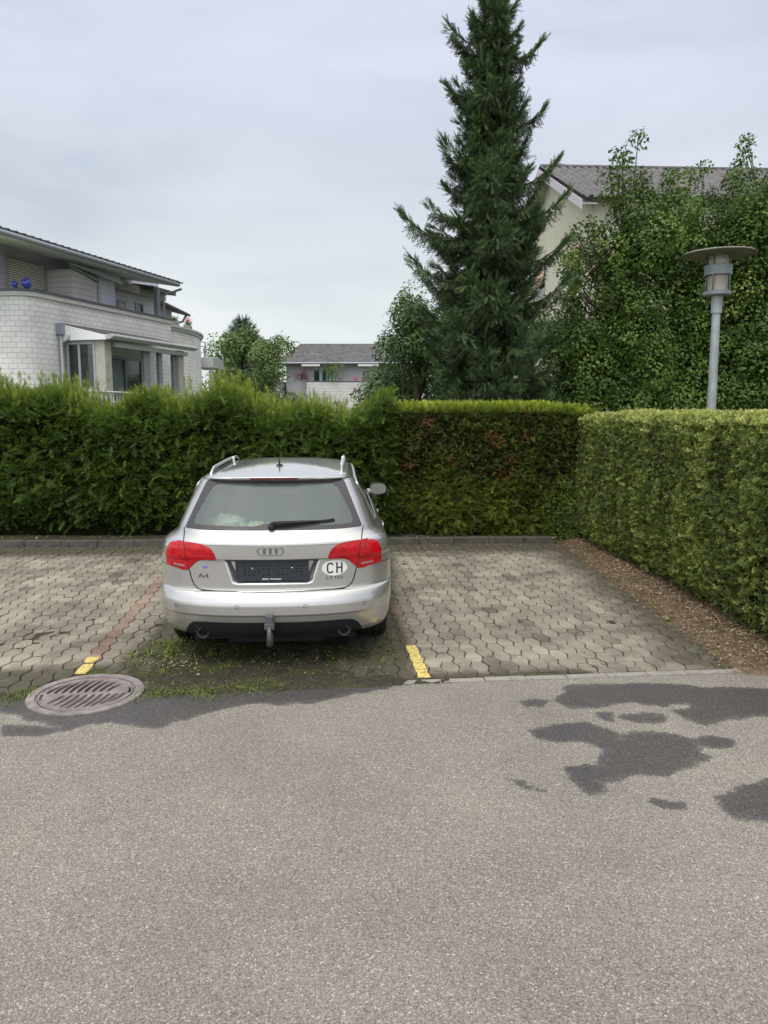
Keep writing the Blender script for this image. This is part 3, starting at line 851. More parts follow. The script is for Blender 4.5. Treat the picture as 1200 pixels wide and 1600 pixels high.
HB = np.array([(2.86, 10.95), (2.90, 9.9), (2.98, 8.57), (3.04, 7.3), (3.06, 6.2), (3.06, 5.3)])   # foot line of the right hedge
def hb(y):
    return np.interp(y, HB[::-1, 1], HB[::-1, 0])
def build_right_hedge():
    root = empty('hedge', (3.7, 8.1, 0))
    tag(root, 'closely clipped small-leaved olive green hedge on the right of the empty parking bay', 'hedge')
    loc = np.array(root.location)
    r = np.random.default_rng(13)
    y0, y1 = 5.3, 11.15
    # dark core
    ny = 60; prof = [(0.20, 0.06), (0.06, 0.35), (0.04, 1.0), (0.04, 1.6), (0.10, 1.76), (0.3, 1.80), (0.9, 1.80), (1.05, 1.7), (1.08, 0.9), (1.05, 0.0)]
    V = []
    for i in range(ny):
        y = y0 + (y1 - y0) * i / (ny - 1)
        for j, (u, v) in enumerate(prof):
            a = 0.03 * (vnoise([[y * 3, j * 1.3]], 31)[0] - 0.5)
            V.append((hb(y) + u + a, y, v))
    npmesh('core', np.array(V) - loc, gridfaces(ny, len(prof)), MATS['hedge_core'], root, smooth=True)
    parts = []
    n = 30000
    y = y0 + (y1 - y0) * r.uniform(0, 1, n) ** 1.0; z = r.uniform(0.05, 1.80, n)
    dep = r.uniform(0, 1, n)
    # vertical ribs from many upright stems plus general unevenness
    fb = fbm(np.stack([y * 2.2, z * 1.3], -1), 4, 41) - 0.5
    rib = fbm(np.stack([y * 5.5, z * 0.8], -1), 2, 42) - 0.5
    x = hb(y) - 0.05 - 0.10 * fb - 0.06 * rib + dep * 0.10 + 0.05 * smooth(z, 1.65, 1.82) + np.where(z < 0.25, 0.08 * (0.25 - z) / 0.25, 0)
    x += np.where(z < 0.18, r.uniform(0, .08, n), 0)
    thin = (z < 0.12) & (r.uniform(size=n) < 0.4)
    d = np.stack([-0.5 + r.normal(0, .5, n), r.normal(0, .7, n), 0.35 + r.normal(0, .7, n)], -1)
    nn = np.stack([-0.8 + r.normal(0, .5, n), r.normal(0, .5, n), 0.4 + r.normal(0, .5, n)], -1)
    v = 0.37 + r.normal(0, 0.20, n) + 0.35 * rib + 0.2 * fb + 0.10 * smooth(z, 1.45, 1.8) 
    P = np.stack([x, y, z], -1) - loc
    k = ~thin
    sz = r.uniform(0.035, 0.07, n)
    half = r.uniform(size=n) < 0.5
    for T, s in ((SL[0], half & k), (SL[1], ~half & k)):
        parts.append(scatter(T[0], T[1], P[s], frames(d, nn)[s], sz[s], v[s], T[2]))
    n = 13000
    y = r.uniform(y0, y1, n); u = r.uniform(-0.03, 1.0, n)
    x = hb(y) + u; t = r.uniform(0, 1, n)
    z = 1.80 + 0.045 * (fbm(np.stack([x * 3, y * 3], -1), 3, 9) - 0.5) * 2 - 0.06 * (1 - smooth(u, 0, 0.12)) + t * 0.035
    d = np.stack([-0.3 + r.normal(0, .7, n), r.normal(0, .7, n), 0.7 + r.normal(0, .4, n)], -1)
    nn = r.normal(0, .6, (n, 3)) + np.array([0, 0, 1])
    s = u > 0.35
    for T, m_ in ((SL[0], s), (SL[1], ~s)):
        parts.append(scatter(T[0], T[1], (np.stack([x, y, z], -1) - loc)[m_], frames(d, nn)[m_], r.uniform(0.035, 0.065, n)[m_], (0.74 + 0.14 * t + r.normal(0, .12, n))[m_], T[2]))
    # near end face (out of frame) and some stray shoots on top
    n = 1800
    P = np.stack([hb(y0) + r.uniform(-0.03, 1.0, n), y0 - r.uniform(0, .08, n), r.uniform(0.06, 1.8, n)], -1) - loc
    parts.append(scatter(SL[0][0], SL[0][1], P, frames(r.normal(0, 1, (n, 3)), np.array([[0, -1, .4]]) + r.normal(0, .4, (n, 3))), r.uniform(0.05, 0.09, n), r.normal(0.45, .15, n), SL[0][2]))
    V, F, A = merge(parts)
    npmesh('foliage', V, F, MATS['trimmed'], root, var=A)
    m = MB()
    for i in range(26):
        yy = r.uniform(y0, y1); xx = hb(yy) + 0.20 + r.uniform(0, .1)
        m.tube([(xx - loc[0], yy - loc[1], 0.0), (xx - loc[0] + r.normal(0, .02), yy - loc[1] + r.normal(0, .03), 0.4), (xx - loc[0] + 0.05, yy - loc[1], 1.2)], [0.014, 0.011, 0.006], 6)
    m.build('stems', MATS['bark'], root)
build_right_hedge()

# ------------------------------------------------------------------ broadleaf trees
maple = [(0.0, (0.0162, 0.0312, 0.0085)), (0.3, (0.0459, 0.0879, 0.0182)), (0.55, (0.0864, 0.1559, 0.0292)), (0.8, (0.1485, 0.241, 0.0437)), (1.0, (0.2565, 0.3402, 0.0668))]
leafmat('maple_leaf', maple, 0.25, nscale=0.9)
leafmat('dark_leaf', [(0.0, (0.014, 0.0265, 0.0088)), (0.4, (0.0476, 0.0941, 0.0252)), (0.7, (0.0868, 0.1543, 0.0403)), (1.0, (0.161, 0.2425, 0.063))], 0.2, nscale=0.9)
leafmat('pale_leaf', [(0.0, (0.0397, 0.0681, 0.0215)), (0.5, (0.1058, 0.1771, 0.0484)), (1.0, (0.2248, 0.2997, 0.086))], 0.25, nscale=0.9)
leafmat('far_conifer', [(0.0, (0.045, 0.0725, 0.0653)), (0.6, (0.105, 0.145, 0.1232)), (1.0, (0.18, 0.232, 0.1885))], 0.1)
def tree(name, loc, label, cat, blobs, mname, csize, dens=1.0, trunk_r=0.16, seed=0, group=None, trunk_top=None, tmpl=LC):
    """blobs: (x,y,z,rx,rz) clumps of foliage in tree space"""
    root = empty(name, loc)
    tag(root, label, cat, group)
    r = np.random.default_rng(seed)
    m = MB()
    tt = trunk_top or max(b[2] for b in blobs) * 0.8
    lean = [(0, 0, -0.1), (r.normal(0, .05), r.normal(0, .05), tt * 0.35), (r.normal(0, .1), r.normal(0, .1), tt * 0.7), (0, 0, tt)]
    m.tube(lean, [trunk_r, trunk_r * 0.8, trunk_r * 0.5, trunk_r * 0.15], 10)
    for (bx, by, bz, rx, rz) in blobs:
        st = max(0.5, bz - rz * 0.9 - 0.35 * math.hypot(bx, by) - 0.3)
        a = Vector((0, 0, min(st, tt * 0.9))); b = Vector((bx, by, bz + rz * 0.5))
        mid = a.lerp(b, 0.5) + Vector((bx * 0.15, by * 0.15, -0.1))
        m.tube([a, mid, b], [trunk_r * 0.25, trunk_r * 0.12, 0.008], 6)
    m.build('trunk', MATS['bark'], root, smooth=True)
    parts = []
    for bi, (bx, by, bz, rx, rz) in enumerate(blobs):
        n = int(dens * (rx * rx * 2 + rx * rz * 4) * 2.4 / (csize ** 2)) + 6
        u = r.normal(0, 1, (n, 3)); u /= np.linalg.norm(u, axis=1, keepdims=True)
        rad = r.uniform(0.40, 1.0, n) ** 0.45
        lump = 0.62 + 0.80 * fbm(u * 2.1 + bi * 7.1, 3, bi)
        q = u * (rad * lump)[:, None]
        taper = np.where(q[:, 2] > 0, 1 - 0.45 * np.clip(q[:, 2], 0, 1), 1)
        P = np.stack([bx + q[:, 0] * rx * taper, by + q[:, 1] * rx * taper, bz + q[:, 2] * rz], -1)
        nn = u * 1.25 + np.array([0, 0, 0.75]) + r.normal(0, .28, (n, 3))
        d = np.cross(nn, r.normal(0, 1, (n, 3))) 
        v = 0.50 + r.normal(0, .10, n) + r.normal(0, 0.12)
        T = tmpl[bi % len(tmpl)]
        keep = P[:, 2] > 0.3
        parts.append(scatter(T[0], T[1], P[keep], frames(d, nn)[keep], r.uniform(0.75, 1.25, n)[keep] * csize, v[keep], T[2]))
    V, F, A = merge(parts)
    npmesh('crown', V, F, MATS[mname], root, var=A)
    return root
def tops(r, n, x0, x1, z0, z1, rad):
    return [(r.uniform(x0, x1), r.uniform(-1.2, 0.6), r.uniform(z0, z1), rad * r.uniform(.8, 1.25), rad * r.uniform(.8, 1.3)) for i in range(n)]
def spires(r, specs, z0):
    """upright branches: each (x, y, ztop, radius) becomes a stack of clumps"""
    B = []
    for x, y, zt, rad in specs:
        z = z0 + r.uniform(0, .5); 
        while z < zt - 0.2:
            t = (z - z0) / (zt - z0)
            rr = rad * (1.15 - 0.95 * t ** 1.6) * r.uniform(.8, 1.15)
            B.append((x * (0.62 + 0.38 * t) + r.normal(0, .16), y * (0.62 + .38 * t) + r.normal(0, .16), z, rr, rr * 0.95))
            z += rr * 1.35
    return B
r_ = np.random.default_rng(5)
# the wall of maples on the right; camera sees them 19-24 m away
def sp(n, R_, z0, z1, rad, r):
    o = []
    for i in range(n):
        a = r.uniform(0, 2 * PI); q = R_ * math.sqrt(r.uniform(0, 1))
        o.append((q * math.cos(a), q * math.sin(a) * 0.8, r.uniform(z0, z1), rad * r.uniform(.8, 1.2)))
    return o
tree('maple_tree', (6.05, 20.0, -0.1), 'leafy green maple with a tall forked tip, next to the gable end and the spruce', 'tree',
     tops(r_, 12, -1.3, 1.3, 5.2, 7.0, .55) + tops(r_, 16, -2.8, -1.2, 1.0, 4.5, .55) + spires(r_, [(-0.35, -0.3, 8.3, 0.95), (0.05, 0, 8.8, 0.95), (0.4, .1, 8.1, 0.7), (-0.75, -0.2, 7.0, 0.7), (-1.35, 0, 5.5, 0.55), (0.8, -0.2, 7.1, 0.65), (0.3, -1, 6.5, 0.75)] + sp(20, 1.9, 3.2, 7.0, 0.52, r_), 0.9), 'maple_leaf', 0.20, 0.62, seed=1, group='maple trees behind the right hedge')
tree('maple_tree', (7.9, 20.6, -0.1), 'leafy green maple behind the street lamp with two slim leading shoots against the roof', 'tree',
     tops(r_, 14, -1.3, 1.5, 5.8, 7.5, .58) + spires(r_, [(-0.75, -0.3, 8.25, 0.45), (0.15, 0, 8.5, 0.52), (1.05, 0, 8.2, 0.6), (0.3, -.8, 7.2, 0.8), (-0.6, -1, 6.4, 0.75), (1.2, -.7, 6.6, .7)] + sp(22, 1.9, 3.6, 7.6, 0.54, r_), 0.9), 'maple_leaf', 0.20, 0.62, seed=2, group='maple trees behind the right hedge')
tree('maple_tree', (10.0, 20.2, -0.1), 'leafy green maple above the street lamp with the tallest single leading shoot', 'tree',
     tops(r_, 14, -1.4, 1.5, 6.0, 7.6, .6) + spires(r_, [(-1.05, 0, 8.9, 0.52), (0.15, 0, 8.3, 0.7), (1.0, 0, 8.4, 0.7), (-0.3, -.6, 7.6, 0.8), (0.8, -0.5, 7.9, 0.8), (-1.1, -.9, 6.9, .75)] + sp(22, 1.9, 3.6, 7.6, 0.54, r_), 0.9), 'maple_leaf', 0.20, 0.62, seed=3, group='maple trees behind the right hedge')
tree('maple_tree', (12.2, 20.8, -0.1), 'leafy green maple cut off by the right edge of the photo', 'tree',
     tops(r_, 12, -1.9, 1.2, 6.2, 8.0, .65) + spires(r_, [(-1.7, 0, 8.3, 0.6), (-1.1, 0, 9.2, 0.6), (0.4, -.3, 8.6, 0.8), (-0.8, -1, 7.9, .8)] + sp(20, 2.0, 3.8, 8.0, 0.58, r_), 0.9), 'maple_leaf', 0.20, 0.62, seed=4, group='maple trees behind the right hedge')
# round tree left of the spruce
b = []
for i in range(46):
    a = r_.uniform(0, 2 * PI); zz = r_.uniform(1.0, 5.6); R0 = 1.75 * math.sqrt(max(0.05, 1 - ((zz - 3.0) / 3.0) ** 2)); q = R0 * r_.uniform(.2, .95)
    b.append((q * math.cos(a), q * math.sin(a), zz, r_.uniform(.55, .85), r_.uniform(.5, .7)))
tree('broadleaf_tree', (1.25, 26.5, -0.1), 'rounded dark green broadleaf tree between the tiled house and the spruce', 'tree', b, 'dark_leaf', 0.24, 0.8, seed=8)
b = []
for i in range(26):
    a = r_.uniform(0, 2 * PI); zz = r_.uniform(1.0, 4.9); R0 = 2.3 * math.sqrt(max(0.05, 1 - ((zz - 2.8) / 2.9) ** 2)); q = R0 * r_.uniform(.3, .9)
    b.append((q * math.cos(a), q * math.sin(a), zz, r_.uniform(.5, .8), r_.uniform(.45, .65)))
tree('broadleaf_tree', (4.7, 25.5, -0.2), 'dark green broadleaf tree half hidden behind the spruce', 'tree', b, 'dark_leaf', 0.24, 0.8, seed=9)
# far trees in the gap between the houses
def roundcrown(n, zc, zr, R_, c, r):
    o = []
    for i in range(n):
        a = r.uniform(0, 2 * PI); zz = zc + zr * r.uniform(-1, 1); R0 = R_ * math.sqrt(max(0.05, 1 - ((zz - zc) / (zr * 1.05)) ** 2)); q = R0 * r.uniform(.2, .9)
        o.append((q * math.cos(a), q * math.sin(a), zz, c * r.uniform(.8, 1.2), c * r.uniform(.7, 1)))
    return o
tree('birch_tree', (-9.2, 43, -0.2), 'pale loose-leaved tree beside the far balcony, left of the dark conifer tip', 'tree', roundcrown(14, 3.6, 2.2, 1.1, 0.42, r_) , 'pale_leaf', 0.30, 0.35, seed=20, trunk_r=.1)
tree('broadleaf_tree', (-8.3, 46, 0.9), 'mid green rounded tree in front of the dark conifer tip', 'tree', roundcrown(26, 3.1, 2.2, 2.5, .85, r_), 'pale_leaf', 0.36, 0.75, seed=21)
tree('broadleaf_tree', (-6.3, 44, 0.6), 'yellowish green rounded tree at the left end of the tiled roof', 'tree', roundcrown(24, 3.0, 2.0, 1.7, .65, r_), 'pale_leaf', 0.34, 0.75, seed=22)
tree('broadleaf_tree', (-9.2, 60, -0.2), 'distant green tree top just left of the tiled roof', 'tree', roundcrown(16, 4.6, 2.2, 1.9, .8, r_), 'dark_leaf', 0.45, 0.55, seed=23)
tree('broadleaf_tree', (-5.3, 35, -0.2), 'low bright green shrub-like tree above the hedge, in front of the tiled house', 'tree', roundcrown(14, 1.7, 0.9, 1.0, .5, r_), 'pale_leaf', 0.26, 0.6, seed=24, trunk_r=.08)
tree('broadleaf_tree', (0.3, 33, -0.2), 'dark green bush-like tree in front of the right end of the tiled house', 'tree', roundcrown(18, 2.4, 1.3, 1.5, .6, r_), 'dark_leaf', 0.30, 0.7, seed=25, trunk_r=.1)

# ------------------------------------------------------------------ conifers
def needle_twig():
    V = []; F = []; T = []
    for i in range(8):
        x = i / 8.0
        for a in (-1, 1):
            o = len(V)
            V.extend([(x - 0.03, 0, 0), (x + 0.07, 0, 0), (x + 0.17, a * 0.15, 0.06 if i % 2 else -0.08)]); F.append((o, o + 1, o + 2)); T.extend([-.03, -.03, 0.10])
        o = len(V); zz = 0.13 if i % 2 else -0.13
        V.extend([(x - 0.03, 0, 0), (x + 0.07, 0, 0), (x + 0.2, 0.05, zz)]); F.append((o, o + 1, o + 2)); T.extend([-.03, -.03, 0.06])
    o = len(V); V.extend([(0.0, 0.025, 0), (0.0, -0.025, 0), (1.12, 0, 0)]); F.append((o, o + 1, o + 2)); T.extend([-.08, -.08, 0.1])
    return np.array(V, float), np.array(F), np.array(T)
NT = needle_twig()
leafmat('spruce_needle', [(0.0, (0.0194, 0.0325, 0.0123)), (0.35, (0.041, 0.0695, 0.0268)), (0.6, (0.067, 0.1136, 0.0432)), (0.85, (0.108, 0.1738, 0.0617)), (1.0, (0.1836, 0.2666, 0.0926))], 0.12, nscale=0.8)
leafmat('light_needle', [(0.0, (0.03, 0.06, 0.02)), (0.5, (0.07, 0.13, 0.035)), (1.0, (0.14, 0.21, 0.06))], 0.2)
def conifer(name, loc, label, H, prof, mname, seed, levels=42, per=7, tw=0.22, trunk_r=0.2, special=(), side=None, dens=1.0):
    root = empty(name, loc); tag(root, label, 'tree')
    r = np.random.default_rng(seed)
    m = MB(); m.tube([(0, 0, -0.1), (0.03, 0, H * 0.5), (0, 0, H)], [trunk_r, trunk_r * 0.6, 0.015], 10)
    P = []; D = []; N = []; S = []; A = []
    def branch(z, az, ln, up):
        o = np.array([math.cos(az), math.sin(az), 0.0]); s = np.array([-o[1], o[0], 0])
        pts = []
        for t in np.linspace(0, 1, 7):
            # leave the trunk slightly up, sag, lift at the tip
            h = up * t * ln - 0.26 * ln * math.sin(t * PI * 0.85) * (1 - up) + 0.17 * ln * t ** 3
            pts.append(np.array([0, 0, z]) + o * ln * t + np.array([0, 0, h]))
        m.tube([tuple(p) for p in pts], [0.03 * (1 - 0.85 * i / 6) * (0.5 + ln / 2) for i in range(7)], 5, cap=False)
        k = int((14 + ln * 62) * dens)
        for i in range(k):
            t = r.uniform(0.12, 1.0) ** 0.85
            j = min(5, int(t * 6)); f = t * 6 - j
            q = pts[j] * (1 - f) + pts[j + 1] * f
            tang = pts[j + 1] - pts[j]; tang /= np.linalg.norm(tang)
            sg = r.choice([-1, 1]); wdt = (1 - 0.72 * t) * min(ln, 1.5) * 0.50
            off = s * sg * wdt * r.uniform(0, 1)
            q = q + off + np.array([0, 0, -abs(np.linalg.norm(off)) * 0.35 - r.uniform(0, .04)])
            kind = r.uniform()
            if kind < 0.62 and t < 0.9:                       # hanging side twig
                d = tang * 0.40 + s * sg * 0.45 + np.array([0, 0, -0.8]) + r.normal(0, .28, 3)
            else:
                d = tang * 0.8 + s * sg * r.uniform(0.2, 1.1) + np.array([0, 0, 0.05]) + r.normal(0, .25, 3)
            P.append(q); D.append(d); N.append(np.array([0, 0, 1.0]) + o * 0.5 + r.normal(0, .35, 3))
            S.append(tw * r.uniform(0.7, 1.25)); A.append(0.36 + 0.26 * (t > 0.8) + r.normal(0, .14) + bl)
        P.append(pts[-1]); D.append(pts[-1] - pts[-2] + np.array([0, 0, 0.05])); N.append(np.array([0, 0, 1.0])); S.append(tw * 1.2); A.append(0.7)
    for lv in range(levels):
        t = lv / (levels - 1.0); z = 0.5 + (H - 0.65) * t ** 0.95
        R0 = np.interp(z, [p[0] for p in prof], [p[1] for p in prof])
        n = per if t < .8 else per - 1
        a0 = r.uniform(0, 2 * PI)
        for i in range(n):
            az = a0 + 2 * PI * i / n + r.normal(0, .2)
            ln = R0 * (0.28 + 1.02 * vnoise([[math.cos(az) * 1.6 + 9, math.sin(az) * 1.6 + 9, z * 0.85 + seed]], seed)[0]) * r.uniform(0.85, 1.08)
            if r.uniform() < 0.08: ln *= 1.2
            bl = r.normal(0, 0.09)
            branch(z + r.normal(0, .06), az, max(0.12, ln), np.interp(t, [0, .5, .85, 1], [-0.12, 0.0, 0.25, 0.8]) + r.normal(0, .08))
    bl = 0.05
    for (z, az, ln, up) in special: branch(z, az, ln, up)
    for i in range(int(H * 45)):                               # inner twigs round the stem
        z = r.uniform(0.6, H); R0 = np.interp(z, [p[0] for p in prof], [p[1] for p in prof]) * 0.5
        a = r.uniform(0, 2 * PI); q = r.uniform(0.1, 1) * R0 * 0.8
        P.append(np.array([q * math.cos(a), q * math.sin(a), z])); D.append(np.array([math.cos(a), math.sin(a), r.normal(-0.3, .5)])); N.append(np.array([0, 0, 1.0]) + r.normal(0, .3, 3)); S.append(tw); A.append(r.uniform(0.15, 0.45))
    m.build('trunk', MATS['bark'], root, smooth=True)
    V, F, A_ = scatter(NT[0], NT[1], np.array(P), frames(np.array(D), np.array(N)), np.array(S), np.array(A), NT[2])
    npmesh('crown', V, F, MATS[mname], root, var=A_)
    return root
conifer('spruce_tree', (2.38, 18.0, -0.1), 'tall dark spruce with upturned branch tips standing above the hedge', 11.05,
        [(0, 1.4), (2.0, 1.6), (4.0, 1.5), (4.9, 1.3), (6.3, 1.45), (7.0, 1.1), (8.3, .92), (9.2, .68), (9.9, .66), (10.5, .36), (11.0, 0.10)], 'spruce_needle', 3, 36, 7, 0.195, 0.2,
        special=[(6.1, PI, 2.0, .10), (5.2, PI + .2, 1.85, .05), (7.0, -0.1, 1.45, .25), (6.3, -0.2, 1.7, .2), (5.5, .1, 1.8, .15), (10.0, PI + .1, 1.0, .2), (9.0, PI - .2, 1.0, .1), (8.3, 0, 1.15, .2), (4.6, -0.4, 1.8, .1), (7.6, PI + .4, 1.2, .1), (7.2, -1.4, 1.1, .1), (8.6, -1.8, 1.0, .1), (6.4, -1.7, 1.3, .1),
                 (3.6, -2.1, 1.9, .1), (3.3, -1.2, 1.8, .1), (4.2, -1.7, 1.7, .15), (5.4, -1.6, 1.6, .2), (9.6, .2, 1.1, .35)], dens=2.7)
conifer('spruce_tree', (9.3, 13.4, -0.1), 'young light green conifer reaching in from the right edge behind the lamp post', 5.2,
        [(0, 1.6), (2.0, 1.75), (3.3, 1.5), (4.5, .7), (5.2, 0.1)], 'light_needle', 6, 16, 7, 0.27, 0.11,
        special=[(3.0, PI, 2.6, .12), (2.6, PI + .2, 2.4, .0), (3.2, PI + .15, 2.5, .02), (2.2, PI - .1, 2.3, .02)])
conifer('spruce_tree', (-10.1, 56, 0.1), 'distant dark conifer tip rising above the far round trees', 8.0,
        [(0, 2.4), (5.0, 1.9), (6.6, 1.2), (8.0, 0.15)], 'far_conifer', 9, 22, 8, 0.42, 0.2)

# ------------------------------------------------------------------ street lamp
def build_lamp():
    root = empty('street_lamp', (4.13, 9.75, -0.21))
    root.rotation_euler = (0, R(-0.3), 0)
    tag(root, 'grey street lamp with a wide flat disc shade rising behind the right-hand hedge', 'street lamp')
    galv = mat('galvanised', (0.36, 0.39, 0.41), 0.5, metal=0.5, noise=(5, 0.35), bump=(25, 0.1))
    disc = mat('weathered_disc', (0.20, 0.19, 0.155), 0.75, noise=(6, 0.45, (0.10, 0.095, 0.075)))
    lm = mat('lantern_metal', (0.22, 0.25, 0.27), 0.5, metal=0.4, noise=(10, .2))
    lg = glassmat('lantern_glass', (0.92, 0.92, 0.88), 0.5, 0.08, 1.35, film=(0.50, 0.48, 0.43))
    op = mat('milk_glass', (0.55, 0.53, 0.48), 0.5)
    orange = mat('orange_bulb', (0.75, 0.19, 0.07), 0.45)
    m = MB(); m.lathe([(0.0, 0), (0.062, 0), (0.058, 1.6), (0.050, 3.30), (0.050, 3.31), (0.0, 3.31)], 24)
    m.build('pole', galv, root, smooth=True, auto=40)
    m = MB(); m.lathe([(0.0, 3.29), (0.066, 3.29), (0.066, 3.50), (0.0, 3.5)], 24); m.build('collar', galv, root, smooth=True, auto=40)
    m = MB(); m.lathe([(0.0, 3.50), (0.155, 3.50), (0.165, 3.51), (0.165, 3.545), (0.15, 3.555), (0.0, 3.555)], 32); m.build('base_plate', lm, root, smooth=True, auto=40)
    m = MB(); m.lathe([(0.118, 3.556), (0.118, 3.975)], 32); m.build('glass_cylinder', lg, root, smooth=True)
    m = MB(); m.lathe([(0.150, 3.745), (0.162, 3.745), (0.162, 3.86), (0.150, 3.86), (0.150, 3.745)], 36); m.build('ring', lm, root, smooth=True, auto=40)
    m = MB(); m.lathe([(0.0, 3.68), (0.08, 3.62), (0.105, 3.565), (0.105, 3.556)], 24); m.build('reflector', op, root, smooth=True)
    m = MB(); m.lathe([(0.0, 3.62), (0.035, 3.64), (0.042, 3.74), (0.052, 3.80), (0.052, 3.86), (0.0, 3.9)], 20); m.build('bulb', orange, root, smooth=True)
    m = MB(); m.lathe([(0.0, 3.88), (0.10, 3.885), (0.10, 3.92), (0.03, 3.94), (0.03, 3.975), (0, 3.975)], 20); m.build('inner_hood', op, root, smooth=True, auto=40)
    for k in range(4):
        a = PI / 4 + k * PI / 2
        m = MB(); m.tube([(0.145 * math.cos(a), 0.145 * math.sin(a), 3.55), (0.145 * math.cos(a), 0.145 * math.sin(a), 3.985)], 0.009, 8)
        m.build('rod', lm, root, smooth=True)
    m = MB(); m.lathe([(0.0, 3.98), (0.16, 3.98), (0.40, 3.995), (0.432, 3.988), (0.434, 3.996), (0.41, 4.01), (0.16, 4.04), (0.0, 4.045)], 64)
    m.build('disc_shade', disc, root, smooth=True, auto=50)
build_lamp()

# ------------------------------------------------------------------ drain cover
def curve_mesh(name, loops, depth, bevel=0.0, m=None, parent=None, z=0):
    """filled 2D shape with holes, extruded: loops[0] outer, rest holes; real mesh"""
    cu = bpy.data.curves.new('tmp', 'CURVE'); cu.dimensions = '2D'; cu.fill_mode = 'BOTH'; cu.extrude = depth; cu.bevel_depth = bevel; cu.bevel_resolution = 1
    for lp in loops:
        s = cu.splines.new('POLY'); s.points.add(len(lp) - 1); s.use_cyclic_u = True
        for i, p in enumerate(lp): s.points[i].co = (p[0], p[1], 0, 1)
    o = bpy.data.objects.new('tmp', cu); COL.objects.link(o)
    bpy.context.view_layer.update()
    dg = bpy.context.evaluated_depsgraph_get()
    me = bpy.data.meshes.new_from_object(o.evaluated_get(dg))
    bpy.data.objects.remove(o)
    me.name = name; me.materials.clear()
    if m: me.materials.append(m)
    for v in me.vertices: v.co.z += z
    return link(bpy.data.objects.new(name, me), parent)
def circ(r, n=72, c=(0, 0)):
    return [(c[0] + r * math.cos(2 * PI * i / n), c[1] + r * math.sin(2 * PI * i / n)) for i in range(n)]
def build_drain():
    root = empty('drain_cover', (-2.01, 4.975, -0.006), R(8))
    tag(root, 'round cast iron drain cover with two rows of curved slots beside the yellow line', 'drain cover')
    iron = mat('cast_iron', (0.27, 0.235, 0.235), 0.62, metal=0.25, noise=(9, 0.4, (0.13, 0.10, 0.09)), bump=(140, 0.25))
    frame_m = mat('iron_frame', (0.28, 0.26, 0.255), 0.7, metal=0.15, noise=(7, 0.45, (0.12, 0.10, 0.09)), bump=(120, 0.3))
    pit = mat('pit', (0.006, 0.006, 0.006), 0.9)
    curve_mesh('frame', [circ(0.372), circ(0.322)], 0.012, 0.003, frame_m, root, -0.002)
    curve_mesh('frame_lip', [circ(0.316), circ(0.308)], 0.006, 0.002, frame_m, root, -0.006)
    slots = []
    def slot(x, ya, yb, bend, wd=0.0142):
        n = 9; L_ = []; R2 = []
        for i in range(n):
            t = i / (n - 1); y = ya + (yb - ya) * t
            cx = x + bend * (t ** 1.7 if ya > 0 else -(1 - t) ** 1.7)
            ww = wd * (0.55 + 0.75 * math.sin(PI * min(1, max(0, t))) ** 0.5)
            L_.append((cx - ww, y)); R2.append((cx + ww, y))
        return L_ + R2[::-1]
    lim = 0.262
    for k in range(10):
        x = -0.255 + k * 0.049
        hx = math.sqrt(max(0, lim * lim - (x + 0.070) ** 2))
        if hx > 0.075 and abs(x) < lim - 0.004: slots.append(slot(x, 0.016, hx, 0.070))
        x = -0.186 + k * 0.049
        hx = math.sqrt(max(0, lim * lim - (x - 0.070) ** 2))
        if hx > 0.075 and abs(x) < lim - 0.004: slots.append(slot(x, -hx, -0.016, 0.070))
    # lifting pockets at the rim
    for a in (0.12, PI + 0.12):
        n = 7; q = [(0.292 * math.cos(a - .22 + .44 * i / n), 0.292 * math.sin(a - .22 + .44 * i / n)) for i in range(n + 1)]
        q += [(0.272 * math.cos(a + .22 - .44 * i / n), 0.272 * math.sin(a + .22 - .44 * i / n)) for i in range(n + 1)]
        slots.append(q)
    curve_mesh('grate', [circ(0.300)] + slots, 0.011, 0.0015, iron, root, -0.003)
    m = MB(); m.lathe([(0.0, -0.25), (0.31, -0.25), (0.31, -0.02)], 48); m.build('pit', pit, root)
build_drain()

# ------------------------------------------------------------------ the car
CAR = empty('parked_car', (-0.80, 5.35, 0.0), R(3.5))
tag(CAR, 'silver estate car seen from behind, parked in front of the tall hedge', 'car')
def paintmat():
    m = mat('silver_paint', (0.585, 0.59, 0.585), 0.24, metal=0.75, coat=1.0)
    t = m.node_tree; b = t.nodes['Principled BSDF']; l = t.links.new
    co = nd(t, 'ShaderNodeTexCoord')
    n = nd(t, 'ShaderNodeTexNoise'); n.inputs['Scale'].default_value = 6; n.inputs['Detail'].default_value = 8; n.inputs['Roughness'].default_value = 0.7
    l(co.outputs['Object'], n.inputs['Vector'])
    sp_ = nd(t, 'ShaderNodeSeparateXYZ'); l(co.outputs['Object'], sp_.inputs[0])
    # road film: dust film thicker low on the body
    lowf = nd(t, 'ShaderNodeMapRange'); lowf.inputs[1].default_value = 0.25; lowf.inputs[2].default_value = 0.62; lowf.inputs[3].default_value = 0.42; lowf.inputs[4].default_value = 0.06
    l(sp_.outputs[2], lowf.inputs[0])
    mm = nd(t, 'ShaderNodeMath', operation='MULTIPLY'); l(lowf.outputs[0], mm.inputs[0])
    nr = ramp(t, [(0.35, 0.45), (0.7, 1.5)], n.outputs[0]); l(nr.outputs[0], mm.inputs[1])
    mc = nd(t, 'ShaderNodeMix', data_type='RGBA'); l(mm.outputs[0], mc.inputs[0]); mc.inputs[6].default_value = (0.585, 0.59, 0.585, 1); mc.inputs[7].default_value = (0.30, 0.28, 0.24, 1)
    l(mc.outputs[2], b.inputs['Base Color'])
    mr = nd(t, 'ShaderNodeMath', operation='MULTIPLY_ADD'); l(mm.outputs[0], mr.inputs[0]); mr.inputs[1].default_value = 0.5; mr.inputs[2].default_value = 0.23
    l(mr.outputs[0], b.inputs['Roughness'])
    return m
PAINT = paintmat()
